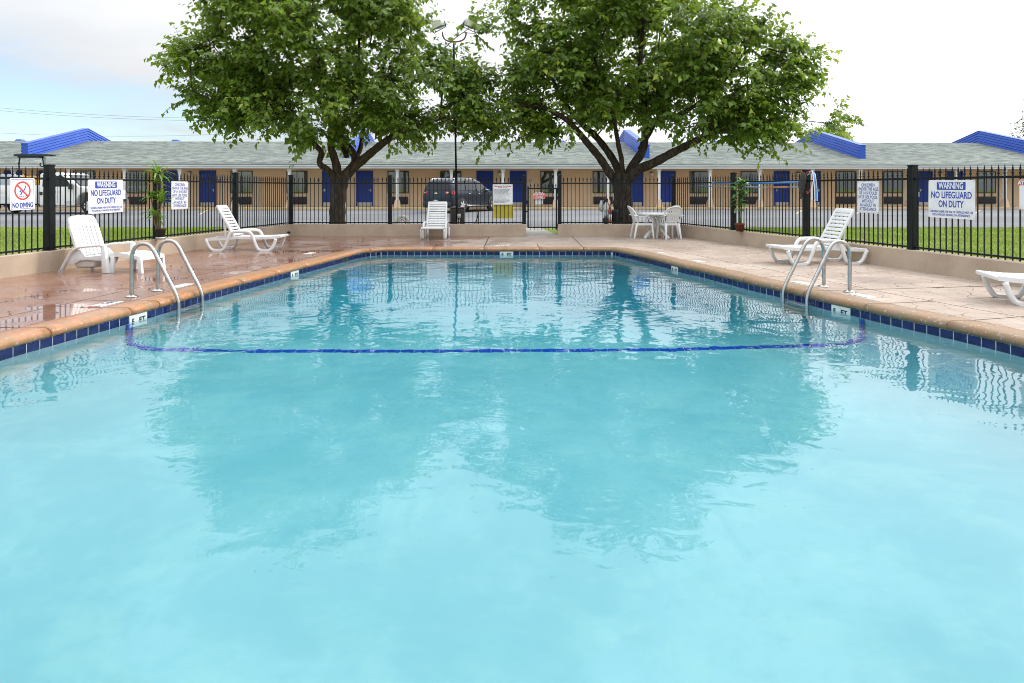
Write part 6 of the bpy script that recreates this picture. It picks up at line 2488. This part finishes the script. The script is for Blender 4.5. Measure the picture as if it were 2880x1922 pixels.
# ---------------------------------------------------------------- grass blades on the two lawns beside the fences
def in_lawn(x, y):
    xl = FL[0].x + (FL[1].x - FL[0].x) * (y - FL[0].y) / (FL[1].y - FL[0].y)
    left = (x < xl - .12) & (x > -1.0 * y)
    xr = np.interp(y, [p.y for p in FR][::-1], [p.x for p in FR][::-1])
    right = (x > xr + .12) & (x < 1.0 * y)
    return left | right


g = np.random.default_rng(4)
NG = 700000
gy = 8.5 + 15.4 * g.uniform(0, 1, NG) ** 1.15
gx = g.uniform(-23, 23, NG)
ok = in_lawn(gx, gy)
gx, gy = gx[ok], gy[ok]
n = len(gx)
h = g.uniform(.022, .05, n) * (1 + .35 * np.sin(gx * 1.7 + gy * 1.1))
th = g.uniform(0, 2 * math.pi, n)
wv = np.stack([np.cos(th), np.sin(th), np.zeros(n)], 1) * (g.uniform(.004, .008, n) * (gy / 12))[:, None]
bp = np.stack([gx, gy, np.full(n, .019)], 1)
tipv = bp + np.stack([g.normal(0, .016, n), g.normal(0, .016, n), h], 1)
v = np.stack([bp - wv, bp + wv, tipv], 1).reshape(-1, 3).astype(np.float32)
me = bpy.data.meshes.new('grass')
me.vertices.add(n * 3)
me.vertices.foreach_set('co', v.reshape(-1))
me.loops.add(n * 3)
me.loops.foreach_set('vertex_index', np.arange(n * 3, dtype=np.int32))
me.polygons.add(n)
me.polygons.foreach_set('loop_start', np.arange(0, n * 3, 3, dtype=np.int32))
me.update()
me.materials.append(M_['blade'])
gr = mesh_obj('grass', me)
tag(gr, 'short mown grass on the lawns outside the pool fences', 'grass', kind='stuff')
# dead leaves and grit blown onto the wet deck
P_l = []
for k in range(75):
    y = g.uniform(6.5, 19.5)
    x = np.interp(y, [6, 15, 20], [-5.2, -3.9, -2.5]) - abs(g.normal(0, 1.0)) - .1
    xl = FL[0].x + (FL[1].x - FL[0].x) * (y - FL[0].y) / (FL[1].y - FL[0].y)
    if x > xl + .35:
        P_l.append((x, y, .006))
P_l = np.array(P_l)
n = len(P_l)
dl_me = leaf_mesh('deck_litter', P_l, np.concatenate([g.normal(size=(n, 2)), np.zeros((n, 1))], 1), np.array([[0, 0, 1.0]] * n) + g.normal(size=(n, 3)) * .3, g.uniform(.03, .075, n), g.uniform(.02, .05, n), mat('dead_leaf', (.06, .03, .015), .7, c2=(.12, .06, .025), ns=3), g.uniform(0, 1, n))
o = mesh_obj('deck_litter', dl_me)
tag(o, 'small dead leaves scattered over the wet deck left of the pool', 'leaf litter', kind='stuff')
# a few fallen leaves on the grass
P_l = []
for k in range(70):
    while True:
        x, y = g.uniform(-15, 16), g.uniform(9, 23)
        if in_lawn(np.array([x]), np.array([y]))[0]:
            break
    P_l.append((x, y, .055))
P_l = np.array(P_l)
n = len(P_l)
fl_me = leaf_mesh('fallen_leaves', P_l, np.concatenate([g.normal(size=(n, 2)), np.zeros((n, 1))], 1), np.array([[0, 0, 1.0]] * n) + g.normal(size=(n, 3)) * .25, g.uniform(.06, .10, n), g.uniform(.04, .07, n), M_['broad'], g.uniform(.88, 1, n))
o = mesh_obj('fallen_leaves', fl_me)
tag(o, 'scattered pale fallen leaves lying on the lawns', 'leaf litter', kind='stuff')
